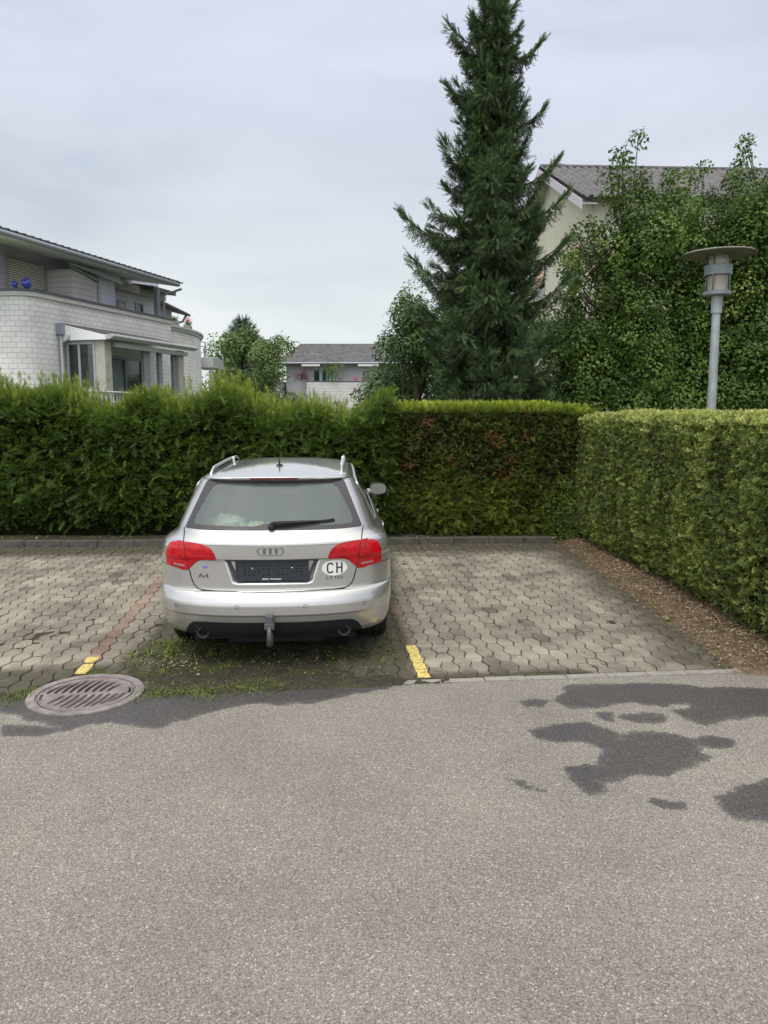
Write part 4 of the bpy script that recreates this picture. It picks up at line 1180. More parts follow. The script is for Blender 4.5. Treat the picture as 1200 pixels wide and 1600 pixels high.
BLK = mat('black_plastic', (0.007, 0.008, 0.011), 0.65, noise=(12, .3))
DARK = mat('underbody', (0.012, 0.012, 0.012), 0.9)
RUB = mat('rubber', (0.014, 0.014, 0.015), 0.75)
FRIT = mat('glass_border', (0.045, 0.042, 0.048), 0.12, spec=0.5)
GAP = mat('panel_gap', (0.01, 0.01, 0.012), 0.8)
CHR = mat('chrome', (0.62, 0.62, 0.64), 0.18, metal=1.0)
ALU = mat('brushed_aluminium', (0.68, 0.69, 0.69), 0.33, metal=0.9)
TRIM = mat('cabin_trim', (0.075, 0.078, 0.078), 0.85)
HEADL = mat('headliner', (0.30, 0.31, 0.30), 0.9)
GLS = glassmat('rear_glass', (0.80, 0.90, 0.88), 0.80, 0.015, 1.75, film=(0.34, 0.45, 0.445))
GLSD = glassmat('side_glass', (0.34, 0.38, 0.37), 0.9, 0.015, 1.5)
RED = mat('red_lens', (0.56, 0.004, 0.012), 0.16, noise=(14, 0.5, (0.26, 0.002, 0.006)))
RED2 = mat('dark_red_lens', (0.30, 0.005, 0.010), 0.14, coat=0.5)
CLEAR = mat('reversing_lens', (0.30, 0.17, 0.16), 0.12, coat=0.5)

ZR = [0.20, 0.235, 0.262, 0.30, 0.38, 0.425, 0.437, 0.50, 0.525, 0.56, 0.582, 0.592, 0.597, 0.62, 0.66, 0.76, 0.824, 0.832, 0.87, 0.94, 0.953, 0.965, 1.035, 1.30, 1.366, 1.372, 1.378, 1.395]
YR = [0.30, 0.17, 0.095, 0.06, 0.028, 0.014, 0.004, 0.000, 0.004, 0.020, 0.034, 0.045, 0.075, 0.078, 0.078, 0.076, 0.074, 0.060, 0.058, 0.056, 0.060, 0.070, 0.140, 0.378, 0.440, 0.440, 0.395, 0.392]
ZW = [0.20, 0.265, 0.35, 0.50, 0.62, 0.75, 0.84, 0.90, 0.935, 0.96, 0.98, 1.00, 1.04, 1.20, 1.345, 1.375, 1.395]
WW = [0.80, 0.850, 0.872, 0.886, 0.888, 0.886, 0.880, 0.868, 0.852, 0.832, 0.806, 0.792, 0.778, 0.708, 0.632, 0.605, 0.572]
ZF = [0.20, 0.30, 0.50, 0.62, 0.70, 0.78, 0.85, 0.92, 0.98, 1.02, 1.20, 1.35, 1.395]
YF = [4.44, 4.55, 4.586, 4.56, 4.48, 4.30, 4.02, 3.66, 3.48, 3.38, 3.06, 2.80, 2.70]
_oc = {}
def outline(z):
    k = round(float(z), 7)
    if k in _oc: return _oc[k]
    yr = np.interp(z, ZR, YR); yf = np.interp(z, ZF, YF); W_ = np.interp(z, ZW, WW)
    n = np.interp(z, [0.93, 1.05], [2.5, 3.2]); D = 0.55 if z < 0.95 else np.interp(z, [0.95, 1.05, 1.395], [0.55, 0.60, 0.45])
    th = np.linspace(0, PI / 2, 500)
    X1 = W_ * np.sin(th) ** (2 / n); Y1 = yr + D * (1 - np.cos(th) ** (2 / n))
    Df = 0.8; Ys = np.linspace(yr + D, yf - Df, 40)[1:-1]
    X2 = np.full(len(Ys), W_)
    th = np.linspace(PI / 2, 0, 90)
    nf = np.interp(z, [0.6, 1.0], [2.4, 3.0])
    X3 = W_ * np.sin(th) ** (2 / nf); Y3 = yf - Df * (1 - np.cos(th) ** (2 / nf))
    X = np.concatenate([X1, X2, X3]); Y = np.concatenate([Y1, Ys, Y3])
    # greenhouse tapers in plan towards the tail
    if z > 0.93:
        a = np.interp(z, [0.93, 1.0], [0, 1])
        X = X * (1 - a * 0.055 * np.clip((1.7 - Y) / 1.5, 0, 1) ** 1.3)
    a = np.concatenate([[0], np.cumsum(np.hypot(np.diff(X), np.diff(Y)))])
    _oc[k] = (X, Y, a)
    return _oc[k]
REC = [(-0.350, 0.829), (-0.300, 0.655), (-0.285, 0.648), (0.285, 0.648), (0.300, 0.655), (0.350, 0.829)]
def recess(X, z):
    """number plate recess in the tailgate"""
    X = np.abs(np.asarray(X, float)); z = np.broadcast_to(np.asarray(z, float), X.shape)
    side = (0.350 - (0.829 - z) * 0.33) - X
    top = 0.829 - z; bot = z - 0.648
    d = smooth(side, 0.0, 0.055) * smooth(bot, 0.0, 0.034) * smooth(top, -0.001, 0.007)
    return 0.042 * d
def Pa(a, z):
    """surface point at signed arc length a (from the tail centre line) and height z"""
    X, Y, A = outline(z)
    aa = abs(a)
    x = float(np.interp(aa, A, X)); y = float(np.interp(aa, A, Y))
    if y < 0.6: y += float(recess([x], z)[0])
    if z < 0.75:
        for wy in (1.033, 3.681):
            rr = math.hypot(y - wy, z - 0.315)
            if x > 0.6: x += 0.014 * math.exp(-((rr - 0.37) / 0.05) ** 2)
    return Vector((math.copysign(x, a) if a != 0 else 0.0, y, z))
def Na(a, z):
    e = 0.004
    t1 = Pa(a + e, z) - Pa(a - e, z); t2 = Pa(a, z + e) - Pa(a, z - e)
    n = t1.cross(t2)
    if n.length < 1e-9: return Vector((0, -1, 0))
    n.normalize()
    return n
def aX(x, z):
    X, Y, A = outline(z)
    i = int(np.argmax(X >= abs(x) - 1e-9)) if (X >= abs(x)).any() else int(np.argmax(X))
    return math.copysign(float(np.interp(abs(x), X[:i + 1], A[:i + 1])), x)
def aY(y, z, side=1):
    X, Y, A = outline(z)
    return side * float(np.interp(y, Y, A))

def build_body():
    zs = np.unique(np.round(np.concatenate([np.arange(0.20, 0.56, 0.0075), np.arange(0.56, 0.98, 0.0052), np.arange(0.98, 1.36, 0.012), np.arange(1.36, 1.3951, 0.004), [0.825, 0.829, 0.833, 0.592, 0.597, 0.437, 1.395]]), 4))
    AR = 1.2; na = 140; nb = 150
    ua = np.linspace(0, AR, na)
    rows = []
    for z in zs:
        X, Y, A = outline(z); T = A[-1]
        aa = np.concatenate([ua, AR + (T - AR) * np.linspace(0, 1, nb)[1:]])
        x = np.interp(aa, A, X); y = np.interp(aa, A, Y)
        y = y + np.where(y < 0.6, recess(x, z), 0)
        if z < 0.75:
            for wy in (1.033, 3.681):
                rr = np.hypot(y - wy, z - 0.315)
                x = x + np.where(x > 0.6, 0.014 * np.exp(-((rr - 0.37) / 0.05) ** 2), 0)
                # snap near vertices onto the wheel arch circle
                RA = 0.352
                near = (x > 0.6) & (rr < RA + 0.012)
                f = np.where(near & (rr > 0.2), (RA) / np.maximum(rr, 1e-6), 1.0)
                pull = near & (rr > RA - 0.022)
                y = np.where(pull, wy + (y - wy) * f, y)
        rows.append((x, y, np.full(len(x), z)))
    # roof rows: shrink the last outline towards its spine
    x0, y0, z0 = rows[-1]
    cy = (y0.min() + y0.max()) / 2
    for lam in np.concatenate([np.linspace(0.985, 0.1, 26), [0.0]]):
        rows.append((x0 * lam, cy + (y0 - cy) * lam, z0 + 0.056 * (1 - lam ** 2.3)))
    X = np.array([r[0] for r in rows]); Y = np.array([r[1] for r in rows]); Z = np.array([r[2] for r in rows])
    nr, nc = X.shape
    # close: mirror
    Xf = np.concatenate([-X[:, ::-1], X[:, 1:]], 1); Yf = np.concatenate([Y[:, ::-1], Y[:, 1:]], 1); Zf = np.concatenate([Z[:, ::-1], Z[:, 1:]], 1)
    V = np.stack([Xf.ravel(), Yf.ravel(), Zf.ravel()], -1)
    F = gridfaces(nr, 2 * nc - 1)
    C_ = V[F].mean(1)
    # openings behind the glass, and the wheel arches
    kill = np.zeros(len(F), bool)
    rear = (C_[:, 1] < 0.75) & (C_[:, 2] > 1.0) & (C_[:, 2] < 1.372)
    kill |= rear & (sdpoly(C_[:, [0, 2]], RG_IN) < 0.012)
    side = (np.abs(C_[:, 0]) > 0.52) & (C_[:, 2] > 0.975) & (C_[:, 2] < 1.37)
    for w_ in SIDE_IN:
        kill |= side & (sdpoly(C_[:, [1, 2]], w_) < 0.010)
    fr = (C_[:, 1] > 2.3) & (C_[:, 2] > 1.0) & (C_[:, 2] < 1.372)
    kill |= fr & (sdpoly(C_[:, [0, 2]], WS_IN) < 0.012)
    for wy in (1.033, 3.681):
        kill |= (np.abs(C_[:, 0]) > 0.6) & (np.hypot(C_[:, 1] - wy, C_[:, 2] - 0.315) < 0.345)
    mi = np.zeros(len(F), int)
    mi[(C_[:, 2] < 0.262)] = 1
    F = F[~kill]; mi = mi[~kill]
    o = npmesh('body', V, F, mats=[PAINT, BLK, HEADL], parent=CAR, smooth=True, midx=mi)
    bm = bmesh.new(); bm.from_mesh(o.data)
    bmesh.ops.remove_doubles(bm, verts=bm.verts, dist=0.0002)
    bmesh.ops.recalc_face_normals(bm, faces=bm.faces)
    bm.to_mesh(o.data); bm.free()
    sd2 = o.modifiers.new('thickness', 'SOLIDIFY'); sd2.thickness = 0.022; sd2.offset = -1; sd2.material_offset = 2; sd2.material_offset_rim = 1
    return o
def rnd(poly, r=0.02, n=4):
    """round the corners of a polygon; r may be a list"""
    out_ = []; N_ = len(poly)
    for i in range(N_):
        rr = r[i] if hasattr(r, '__len__') else r
        p0, p, p1 = Vector(poly[i - 1]), Vector(poly[i]), Vector(poly[(i + 1) % N_])
        a = (p0 - p); b = (p1 - p)
        q = min(rr, a.length * 0.45, b.length * 0.45)
        A_ = p + a.normalized() * q; B_ = p + b.normalized() * q
        if q < 1e-4: out_.append(tuple(p)); continue
        for k in range(n + 1):
            t = k / n
            out_.append(tuple(A_ * (1 - t) ** 2 + p * 2 * t * (1 - t) + B_ * t * t))
    return out_
def subdiv(poly, d):
    o = []
    for i in range(len(poly)):
        a = Vector(poly[i]); b = Vector(poly[(i + 1) % len(poly)]); n = max(1, int((b - a).length / d))
        o += [tuple(a.lerp(b, k / n)) for k in range(n)]
    return o
def patch(name, poly, m, parent, fmap, fnorm, holes=(), off=0.004, skirt=0.008, sp=0.02, bulge=0.0):
    """a thin panel following the car surface: real thickness, crisp outline"""
    loops = [subdiv(poly, sp)] + [subdiv(h, sp) for h in holes]
    pts = []; edges = []
    for lp in loops:
        o = len(pts); pts += [Vector(p) for p in lp]; edges += [(o + i, o + (i + 1) % len(lp)) for i in range(len(lp))]
    nb_ = len(pts)
    P2 = np.array([tuple(p) for p in pts]); x0, y0 = P2.min(0); x1, y1 = P2.max(0)
    gx, gy = np.meshgrid(np.arange(x0 + sp / 2, x1, sp), np.arange(y0 + sp / 2, y1, sp))
    G = np.stack([gx.ravel(), gy.ravel()], -1)
    s = sdpoly(G, loops[0])
    ok = s < -sp * 0.35
    for h in loops[1:]: ok &= sdpoly(G, h) > sp * 0.35
    pts += [Vector(p) for p in G[ok]]
    vo, _, fo, _, _, _ = delaunay_2d_cdt(pts, edges, [], 0, 1e-6)
    VV = np.array([tuple(v) for v in vo])
    cen = np.array([VV[list(f)].mean(0) for f in fo])
    ok = sdpoly(cen, loops[0]) < 0
    for h in loops[1:]: ok &= sdpoly(cen, h) > 0
    inner = -sdpoly(VV, loops[0]) if bulge else None
    vs = []; vn = []
    for i, p in enumerate(VV):
        q = fmap(*p); n = fnorm(*p)
        vs.append(q + n * (off + (bulge * min(1, inner[i] / 0.03) if bulge else 0))); vn.append((q, n))
    fs = [tuple(f) for f, k in zip(fo, ok) if k]
    # skirt: boundary edges
    from collections import Counter
    ec = Counter()
    for f in fs:
        for i in range(len(f)):
            a, b = f[i], f[(i + 1) % len(f)]
            ec[(min(a, b), max(a, b))] += 1
    bd = [e for e, c in ec.items() if c == 1]
    mp_ = {}
    for a, b in bd:
        for k in (a, b):
            if k not in mp_:
                mp_[k] = len(vs); vs.append(vn[k][0] + vn[k][1] * (off - skirt))
        fs.append((a, b, mp_[b], mp_[a]))
    mb = MB(); mb.add([tuple(v) for v in vs], fs)
    o = mb.build(name, m, parent, smooth=True, auto=45)
    return o
def mx(poly): return [(-x, z) for x, z in poly][::-1]
# maps: rear (x,z), side (y,z), front (x,z)
def fr_map(x, z): return Pa(aX(x, z), z)
def fr_nrm(x, z): return Na(aX(x, z), z)
def sd_map(s):
    return (lambda y, z: Pa(aY(y, z, s), z)), (lambda y, z: Na(aY(y, z, s), z))
def ft_map(x, z):
    X, Y, A = outline(z); i = int(np.argmax(X)); 
    a = np.interp(abs(x), X[::-1][:len(X) - i], A[::-1][:len(X) - i])
    return Pa(math.copysign(a, x) if x else a, z)
def ft_nrm(x, z):
    p = ft_map(x, z); e = 0.004
    t1 = ft_map(x + e, z) - ft_map(x - e, z); t2 = ft_map(x, z + e) - ft_map(x, z - e)
    n = t2.cross(t1); n.normalize(); return n if n.y > 0 else -n

RG_OUT = rnd([(-0.655, 1.034), (0.655, 1.034), (0.520, 1.368), (-0.520, 1.368)], [0.012, 0.012, 0.03, 0.03])
RG_IN = rnd([(-0.590, 1.064), (-0.12, 1.058), (-0.06, 1.075), (0.06, 1.075), (0.12, 1.058), (0.590, 1.064), (0.572, 1.13), (0.460, 1.345), (-0.460, 1.345), (-0.572, 1.13)],
            [0.06, 0.03, 0.02, 0.02, 0.03, 0.06, 0.05, 0.07, 0.07, 0.05])
DLO = rnd([(1.04, 0.985), (3.30, 1.008), (3.36, 1.02), (2.74, 1.345), (1.9, 1.362), (0.98, 1.348), (0.76, 1.318)], [0.03, 0.01, 0.02, 0.08, 0.1, 0.06, 0.05])
SIDE_IN = [rnd([(1.07, 1.005), (1.28, 1.006), (1.22, 1.33), (1.0, 1.328), (0.83, 1.295)], 0.03),
           rnd([(1.36, 1.008), (2.10, 1.012), (2.05, 1.342), (1.30, 1.336)], 0.02),
           rnd([(2.22, 1.014), (3.08, 1.020), (3.10, 1.10), (2.70, 1.322), (2.17, 1.342)], 0.02)]
WS_OUT = rnd([(-0.70, 1.0), (0.70, 1.0), (0.555, 1.372), (-0.555, 1.372)], 0.04)
WS_IN = rnd([(-0.65, 1.04), (0.65, 1.04), (0.525, 1.345), (-0.525, 1.345)], 0.05)
build_body()
# rear window
rw = patch('rear_window', RG_OUT, FRIT, CAR, fr_map, fr_nrm, holes=[RG_IN], off=0.004, sp=0.018)
patch('glass', RG_IN, GLS, rw, fr_map, fr_nrm, off=0.002, skirt=0.004, sp=0.03)
# side windows
for s in (1, -1):
    f, n_ = sd_map(s)
    sw = patch('side_window_frame', DLO, RUB, CAR, f, n_, holes=SIDE_IN, off=0.003, sp=0.03)
    for q in SIDE_IN:
        patch('side_glass', q, GLSD, sw, f, n_, off=0.001, skirt=0.003, sp=0.05)
    m = MB(); pts = [f(*p) + n_(*p) * 0.005 for p in subdiv(DLO, 0.03)]; pts.append(pts[0]); m.tube(pts, 0.006, 6, cap=False)
    m.build('window_trim', ALU, CAR, smooth=True)
ws = patch('windscreen', WS_OUT, FRIT, CAR, ft_map, ft_nrm, holes=[WS_IN], off=0.004, sp=0.04)
patch('glass', WS_IN, GLSD, ws, ft_map, ft_nrm, off=0.002, skirt=0.004, sp=0.08)
# number plate holder in the recess
def text_mesh(body, size, ext, name, m, parent, xs=1.0, place=None, align='CENTER', bold=0.0):
    cu = bpy.data.curves.new('txt', 'FONT'); cu.body = body; cu.size = size; cu.extrude = ext; cu.align_x = align; cu.align_y = 'CENTER'; cu.offset = bold; cu.resolution_u = 4
    o = bpy.data.objects.new('txt', cu); COL.objects.link(o); bpy.context.view_layer.update()
    me = bpy.data.meshes.new_from_object(o.evaluated_get(bpy.context.evaluated_depsgraph_get()))
    bpy.data.objects.remove(o)
    me.name = name; me.materials.clear(); me.materials.append(m)
    for v in me.vertices:
        v.co = place(v.co.x * xs, v.co.y, v.co.z)
    me.update()
    return link(bpy.data.objects.new(name, me), parent)
def rear_place(cx, cz, off=0.002, sh=0.0):
    def f(x, y, h):
        X = cx + x + sh * y; Z_ = cz + y
        return fr_map(X, Z_) + fr_nrm(X, Z_) * (off + h)
    return f
py_ = 0.088
m = MB(); m.b2(-0.262, 0.262, py_ - 0.004, py_ + 0.012, 0.686, 0.822); m.b2(-0.262, 0.262, py_ - 0.012, py_ - 0.002, 0.678, 0.700)
for x in (-1, 1): m.b2(x * 0.262, x * 0.254, py_ - 0.009, py_ + 0.01, 0.690, 0.822)
m.b2(-0.262, 0.262, py_ - 0.009, py_ + 0.01, 0.816, 0.823)
HOLD = mat('plate_holder_plastic', (0.022, 0.03, 0.04), 0.42)
SLOT = mat('holder_slot', (0.004, 0.005, 0.006), 0.8)
rr_ = random.Random(3)
for s in (-1, 1):
    for i in range(6):
        for j in range(4):
            if rr_.random() < 0.8: m.b2(s * 0.12 + (i - 2.6) * 0.034, s * 0.12 + (i - 2.6) * 0.034 + 0.020, py_ - 0.0055, py_ - 0.003, 0.715 + j * 0.022, 0.722 + j * 0.022, mi=1)
ph = m.build('plate_holder', parent=CAR, mats=[HOLD, SLOT])
for x, z in ((-0.143, 0.766), (0.143, 0.768)):
    m = MB(); m.lathe([(0.0, -0.003), (0.006, -0.002), (0.006, 0.0)], 12, (x, py_ - 0.005, z), 'y'); m.build('screw', ALU, ph, smooth=True)
WHITE = mat('white_print', (0.72, 0.72, 0.72), 0.5)
text_mesh('AMAG  Winterthur', 0.0155, 0.0004, 'lettering', WHITE, ph, 1.12, lambda x, y, h: Vector((-0.005 + x, py_ - 0.0127 - h, 0.688 + y)), bold=0.0004)
# lamps
INNER = [(0.402, 0.831), (0.410, 0.862), (0.428, 0.895), (0.452, 0.920), (0.485, 0.935), (0.54, 0.943), (0.638, 0.949), (0.632, 0.90), (0.620, 0.82), (0.606, 0.756), (0.580, 0.785), (0.548, 0.812), (0.512, 0.828), (0.470, 0.832)]
def build_lamp_pair():
    for s in (1, -1):
        # outer lamp in (arc length, z)
        j = lambda x, z: (aX(x, z), z)
        oy = lambda y, z: (aY(y, z), z)
        outer = [j(0.648, 0.950), j(0.70, 0.949), oy(0.20, 0.945), oy(0.265, 0.938), oy(0.292, 0.920), oy(0.312, 0.850), oy(0.322, 0.780), oy(0.312, 0.764), oy(0.22, 0.752), j(0.66, 0.742), j(0.617, 0.744), j(0.630, 0.82), j(0.642, 0.90)]
        fa = (lambda a, z, s=s: Pa(s * a, z)); fn = (lambda a, z, s=s: Na(s * a, z))
        fx = (lambda x, z, s=s: fr_map(s * x, z)); fxn = (lambda x, z, s=s: fr_nrm(s * x, z))
        tl = patch('tail_light', rnd(outer, 0.012), RED, CAR, fa, fn, off=0.006, skirt=0.014, sp=0.014, bulge=0.004)
        patch('inner_lens', rnd(INNER, 0.014), RED, tl, fx, fxn, off=0.006, skirt=0.014, sp=0.014, bulge=0.003)
        # bezels: dark line round the lenses
        m = MB()
        pl = subdiv(rnd(outer, 0.012), 0.02); pts = [fa(*p) + fn(*p) * 0.002 for p in pl]; m.tube(pts + [pts[0]], 0.0045, 6, cap=False)
        pl = subdiv(rnd(INNER, 0.014), 0.02); pts = [fx(*p) + fxn(*p) * 0.002 for p in pl]; m.tube(pts + [pts[0]], 0.0045, 6, cap=False)
        m.build('bezel', RED2, tl, smooth=True)
        # moulded inner structure
        patch('reversing_lens', rnd([j(0.640, 0.783), j(0.728, 0.786), j(0.728, 0.772), j(0.637, 0.766)], 0.004), CLEAR, tl, fa, fn, off=0.0105, skirt=0.004, sp=0.01)
        patch('reflector_strip', rnd([j(0.746, 0.792), oy(0.27, 0.796), oy(0.27, 0.778), j(0.746, 0.773)], 0.004), RED2, tl, fa, fn, off=0.0112, skirt=0.004, sp=0.01)
        m = MB()
        for (p, q) in (((0.43, 0.853), (0.622, 0.857)),):
            pts = [fx(p[0] + (q[0] - p[0]) * t, p[1] + (q[1] - p[1]) * t) + fxn(p[0] + (q[0] - p[0]) * t, p[1]) * 0.0082 for t in np.linspace(0, 1, 12)]
            m.tube(pts, 0.0022, 5)
        for (x, z0, z1) in ((0.50, 0.86, 0.93), (0.56, 0.86, 0.935)):
            pts = [fx(x, z) + fxn(x, z) * 0.0082 for z in np.linspace(z0, z1, 8)]; m.tube(pts, 0.0016, 5)
        pts = [fa(a, 0.80) + fn(a, 0.80) * 0.0092 for a in np.linspace(j(0.64, .8)[0], oy(0.30, .8)[0], 14)]; m.tube(pts, 0.002, 5)
        m.build('moulding_lines', RED2, tl, smooth=True)
build_lamp_pair()
# tailgate and other panel gaps
def surf_tube(name, pts, fm, fn, r=0.0028, off=0.0006, m_=GAP, parent=CAR):
    mb = MB(); mb.tube([fm(*p) + fn(*p) * off for p in pts], r, 6); return mb.build(name, m_, parent, smooth=True)
def lerp_poly(pts, d=0.02):
    o = []
    for a, b in zip(pts[:-1], pts[1:]):
        a, b = Vector(a), Vector(b); n = max(1, int((b - a).length / d)); o += [tuple(a.lerp(b, k / n)) for k in range(n)]
    return o + [tuple(pts[-1])]
half = [(0.665, 1.034), (0.645, 0.95), (0.628, 0.86), (0.611, 0.755), (0.592, 0.68), (0.575, 0.640), (0.555, 0.617), (0.52, 0.604), (0.44, 0.5985), (0.2, 0.595), (0.0, 0.594)]
full = half + [(-x, z) for x, z in half[::-1][1:]]
surf_tube('tailgate_gap', lerp_poly(full), fr_map, fr_nrm, 0.0042, 0.0005)
surf_tube('plate_ledge_shadow', lerp_poly([(-0.402, 0.8305), (0.402, 0.8305)]), fr_map, lambda x, z: Vector((0, -1, 0)), 0.0016, 0.000)  # dark tube along the overhang edge stands in for its shadow line
# the tailgate handle strip above the plate
m = MB(); m.b2(-0.335, 0.335, 0.058, 0.115, 0.8235, 0.8295); m.build('handle_strip', BLK, CAR, bevel=0.001)
for s in (1, -1):
    f, n_ = sd_map(s)
    surf_tube('door_gap', lerp_poly([(1.32, 0.98), (1.34, 0.88), (1.36, 0.80), (1.44, 0.70), (1.50, 0.58), (1.54, 0.40), (1.56, 0.27)], 0.04), f, n_)
    surf_tube('door_gap', lerp_poly([(2.16, 0.99), (2.17, 0.8), (2.20, 0.5), (2.22, 0.27)], 0.04), f, n_)
    surf_tube('door_gap', lerp_poly([(3.24, 0.99), (3.28, 0.8), (3.26, 0.5), (3.22, 0.27)], 0.04), f, n_)
    surf_tube('bumper_gap', lerp_poly([(0.322, 0.762), (0.50, 0.755), (0.62, 0.735), (0.64, 0.69), (0.675, 0.60)], 0.03), f, n_, 0.002)
    for y in (1.50, 2.42):
        a = MB(); a.tube([f(y + t * 0.17, 0.865) + n_(y, 0.865) * (0.012 * math.sin(PI * min(1, max(0, t)) ) ** .5 + 0.003) for t in np.linspace(0, 1, 9)], 0.011, 8); a.build('door_handle', PAINT, CAR, smooth=True)
    lf = patch('fuel_flap', rnd([(1.14, 0.80), (1.30, 0.80), (1.30, 0.92), (1.14, 0.92)], .02), PAINT, CAR, f, n_, off=0.0012, skirt=0.003, sp=0.04) if s == 1 else None
TOWL = mat('exhaust_steel', (0.42, 0.40, 0.37), 0.35, metal=0.9)
# black lower diffuser and exhausts
dif = rnd([(-0.655, 0.268), (-0.625, 0.335), (-0.585, 0.372), (-0.50, 0.380), (0.50, 0.380), (0.585, 0.372), (0.625, 0.335), (0.655, 0.268)], [0.01, .03, .03, .03, .03, .03, .03, 0.01])
df = patch('diffuser', dif, BLK, CAR, fr_map, fr_nrm, off=0.006, skirt=0.03, sp=0.03)
for x in (-0.515, 0.515):
    base = fr_map(x, 0.31)
    m = MB(); m.lathe([(0.054, -0.002), (0.049, -0.006), (0.045, -0.003), (0.044, 0.03)], 28, (x, base.y, 0.300), 'y'); sr = m.build('exhaust_surround', DARK, CAR, smooth=True)
    m = MB(); m.lathe([(0.034, 0.16), (0.034, -0.004), (0.037, -0.008), (0.040, -0.004), (0.040, 0.16)], 28, (x, base.y, 0.286), 'y'); m.build('exhaust_tip', TOWL, CAR, smooth=True, auto=50)
    m = MB(); m.lathe([(0.0, 0.03), (0.0345, 0.03)], 20, (x, base.y, 0.286), 'y'); m.build('exhaust_bore', DARK, CAR)
# tow bar
TOW = mat('tow_bar_steel', (0.12, 0.12, 0.115), 0.5, metal=0.5, noise=(20, 0.5))
m = MB(); m.box((-0.018, -0.030, 0.418), (0.052, 0.05, 0.06)); m.box((-0.018, -0.026, 0.370), (0.070, 0.06, 0.045))
tb = m.build('tow_bar_cover', mat('tow_cover_plastic', (0.075, 0.08, 0.088), 0.5), CAR, bevel=0.006)
m = MB(); m.tube([(-0.018, 0.12, 0.30), (-0.018, 0.03, 0.262), (-0.018, -0.035, 0.235), (-0.016, -0.062, 0.25), (-0.016, -0.066, 0.31), (-0.018, -0.05, 0.37)], [0.02, 0.022, 0.024, 0.023, 0.019, 0.015], 12)
m.build('tow_bar_neck', TOW, CAR, smooth=True)
# parking sensors
for x, z in ((-0.705, 0.487), (-0.25, 0.50), (0.235, 0.50), (0.665, 0.487)):
    c = fr_map(x, z); n_ = fr_nrm(x, z); t_ = n_.orthogonal().normalized(); b_ = n_.cross(t_)
    m = MB(); m.tube([c + n_ * 0.0005 + (t_ * math.cos(a) + b_ * math.sin(a)) * 0.0125 for a in np.linspace(0, 2 * PI, 21)], 0.0013, 5, cap=False)
    m.build('parking_sensor', GAP, CAR, smooth=True)
# badges
m = MB()
for k in range(4):
    cx = -0.0685 + k * 0.0425 - 0.005
    pts = [fr_map(cx + 0.0278 * math.cos(a), 0.896 + 0.0278 * math.sin(a)) + fr_nrm(cx, 0.896) * 0.004 for a in np.linspace(0, 2 * PI, 33)]
    m.tube(pts, 0.0034, 8, cap=False)
m.build('ring_badge', mat('badge_chrome', (0.22, 0.22, 0.235), 0.22, metal=1.0), CAR, smooth=True)
BADGE = mat('badge_grey', (0.13, 0.13, 0.135), 0.35, metal=0.7)
text_mesh('A4', 0.046, 0.0015, 'model_badge', BADGE, CAR, 1.5, rear_place(-0.500, 0.706, 0.002))
text_mesh('2.7 TDI', 0.029, 0.0015, 'engine_badge', BADGE, CAR, 1.42, rear_place(0.445, 0.684, 0.002))
st = patch('country_sticker', [(0.448 + 0.092 * math.cos(a), 0.757 + 0.057 * math.sin(a)) for a in np.linspace(0, 2 * PI, 41)[:-1]], WHITE, CAR, fr_map, fr_nrm, off=0.0012, skirt=0.002, sp=0.02)
SINK = mat('sticker_ink', (0.03, 0.03, 0.035), 0.5)
def stroke_letter(loops, name):
    mb = MB()
    for lp in loops:
        n = len(lp)
        V_ = []
        for (x, z, dx, dz) in lp:
            for s_ in (-1, 1):
                X_, Z_ = 0.448 + x + dx * s_, 0.757 + z + dz * s_
                V_.append(tuple(fr_map(X_, Z_) + fr_nrm(X_, Z_) * 0.0019))
        mb.add(V_, [(2 * i, 2 * i + 1, 2 * i + 3, 2 * i + 2) for i in range(n - 1)])
    return mb.build(name, SINK, st)
sw_ = 0.0058
Cp = []
for t in np.linspace(0.28 * PI * 0.6, 2 * PI - 0.28 * PI * 0.6, 28):
    cx_, cz_ = 0.0205 * np.sign(math.cos(t)) * abs(math.cos(t)) ** 0.75, 0.034 * np.sign(math.sin(t)) * abs(math.sin(t)) ** 0.62
    L2 = math.hypot(math.cos(t) / 0.0205, math.sin(t) / 0.034)
    Cp.append((-0.0315 + cx_, cz_, math.cos(t) / 0.0205 / L2 * sw_, math.sin(t) / 0.034 / L2 * sw_))
Hl = [[(0.017, -0.040, sw_, 0), (0.017, 0.040, sw_, 0)], [(0.052, -0.040, sw_, 0), (0.052, 0.040, sw_, 0)], [(0.018, 0.001, 0, sw_), (0.051, 0.001, 0, sw_)]]
stroke_letter([Cp], 'letter'); stroke_letter(Hl, 'letter')
patch('small_sticker', [(-0.485 + 0.020 * math.cos(a), 0.772 + 0.011 * math.sin(a)) for a in np.linspace(0, 2 * PI, 21)[:-1]], mat('violet_sticker', (0.16, 0.15, 0.45), 0.5), CAR, fr_map, fr_nrm, off=0.001, skirt=0.002, sp=0.01)
# high brake light, wiper, aerial, roof rails
m = MB()
pts_ = np.linspace(-0.178, 0.178, 15)
V_ = []
for x in pts_:
    yb = fr_map(x, 1.386).y
    for z, o_ in ((1.3785, -0.002), (1.3785, -0.006), (1.3925, -0.006), (1.3925, -0.002)): V_.append((x, yb + o_, z))
m.add(V_, [(4 * i + j, 4 * i + (j + 1) % 4, 4 * i + 4 + (j + 1) % 4, 4 * i + 4 + j) for i in range(14) for j in range(4)] + [(0, 1, 2, 3), (56, 57, 58, 59)])
m.build('high_brake_light', mat('brake_lens', (0.10, 0.012, 0.018), 0.2), CAR)
surf_tube('spoiler_gap', lerp_poly([(-0.525, 1.3745), (0.525, 1.3745)], 0.04), fr_map, lambda x, z: Vector((0, -1, 0)), 0.0045, -0.03)
def wp(x, z, o): return fr_map(x, z) + fr_nrm(x, z) * o
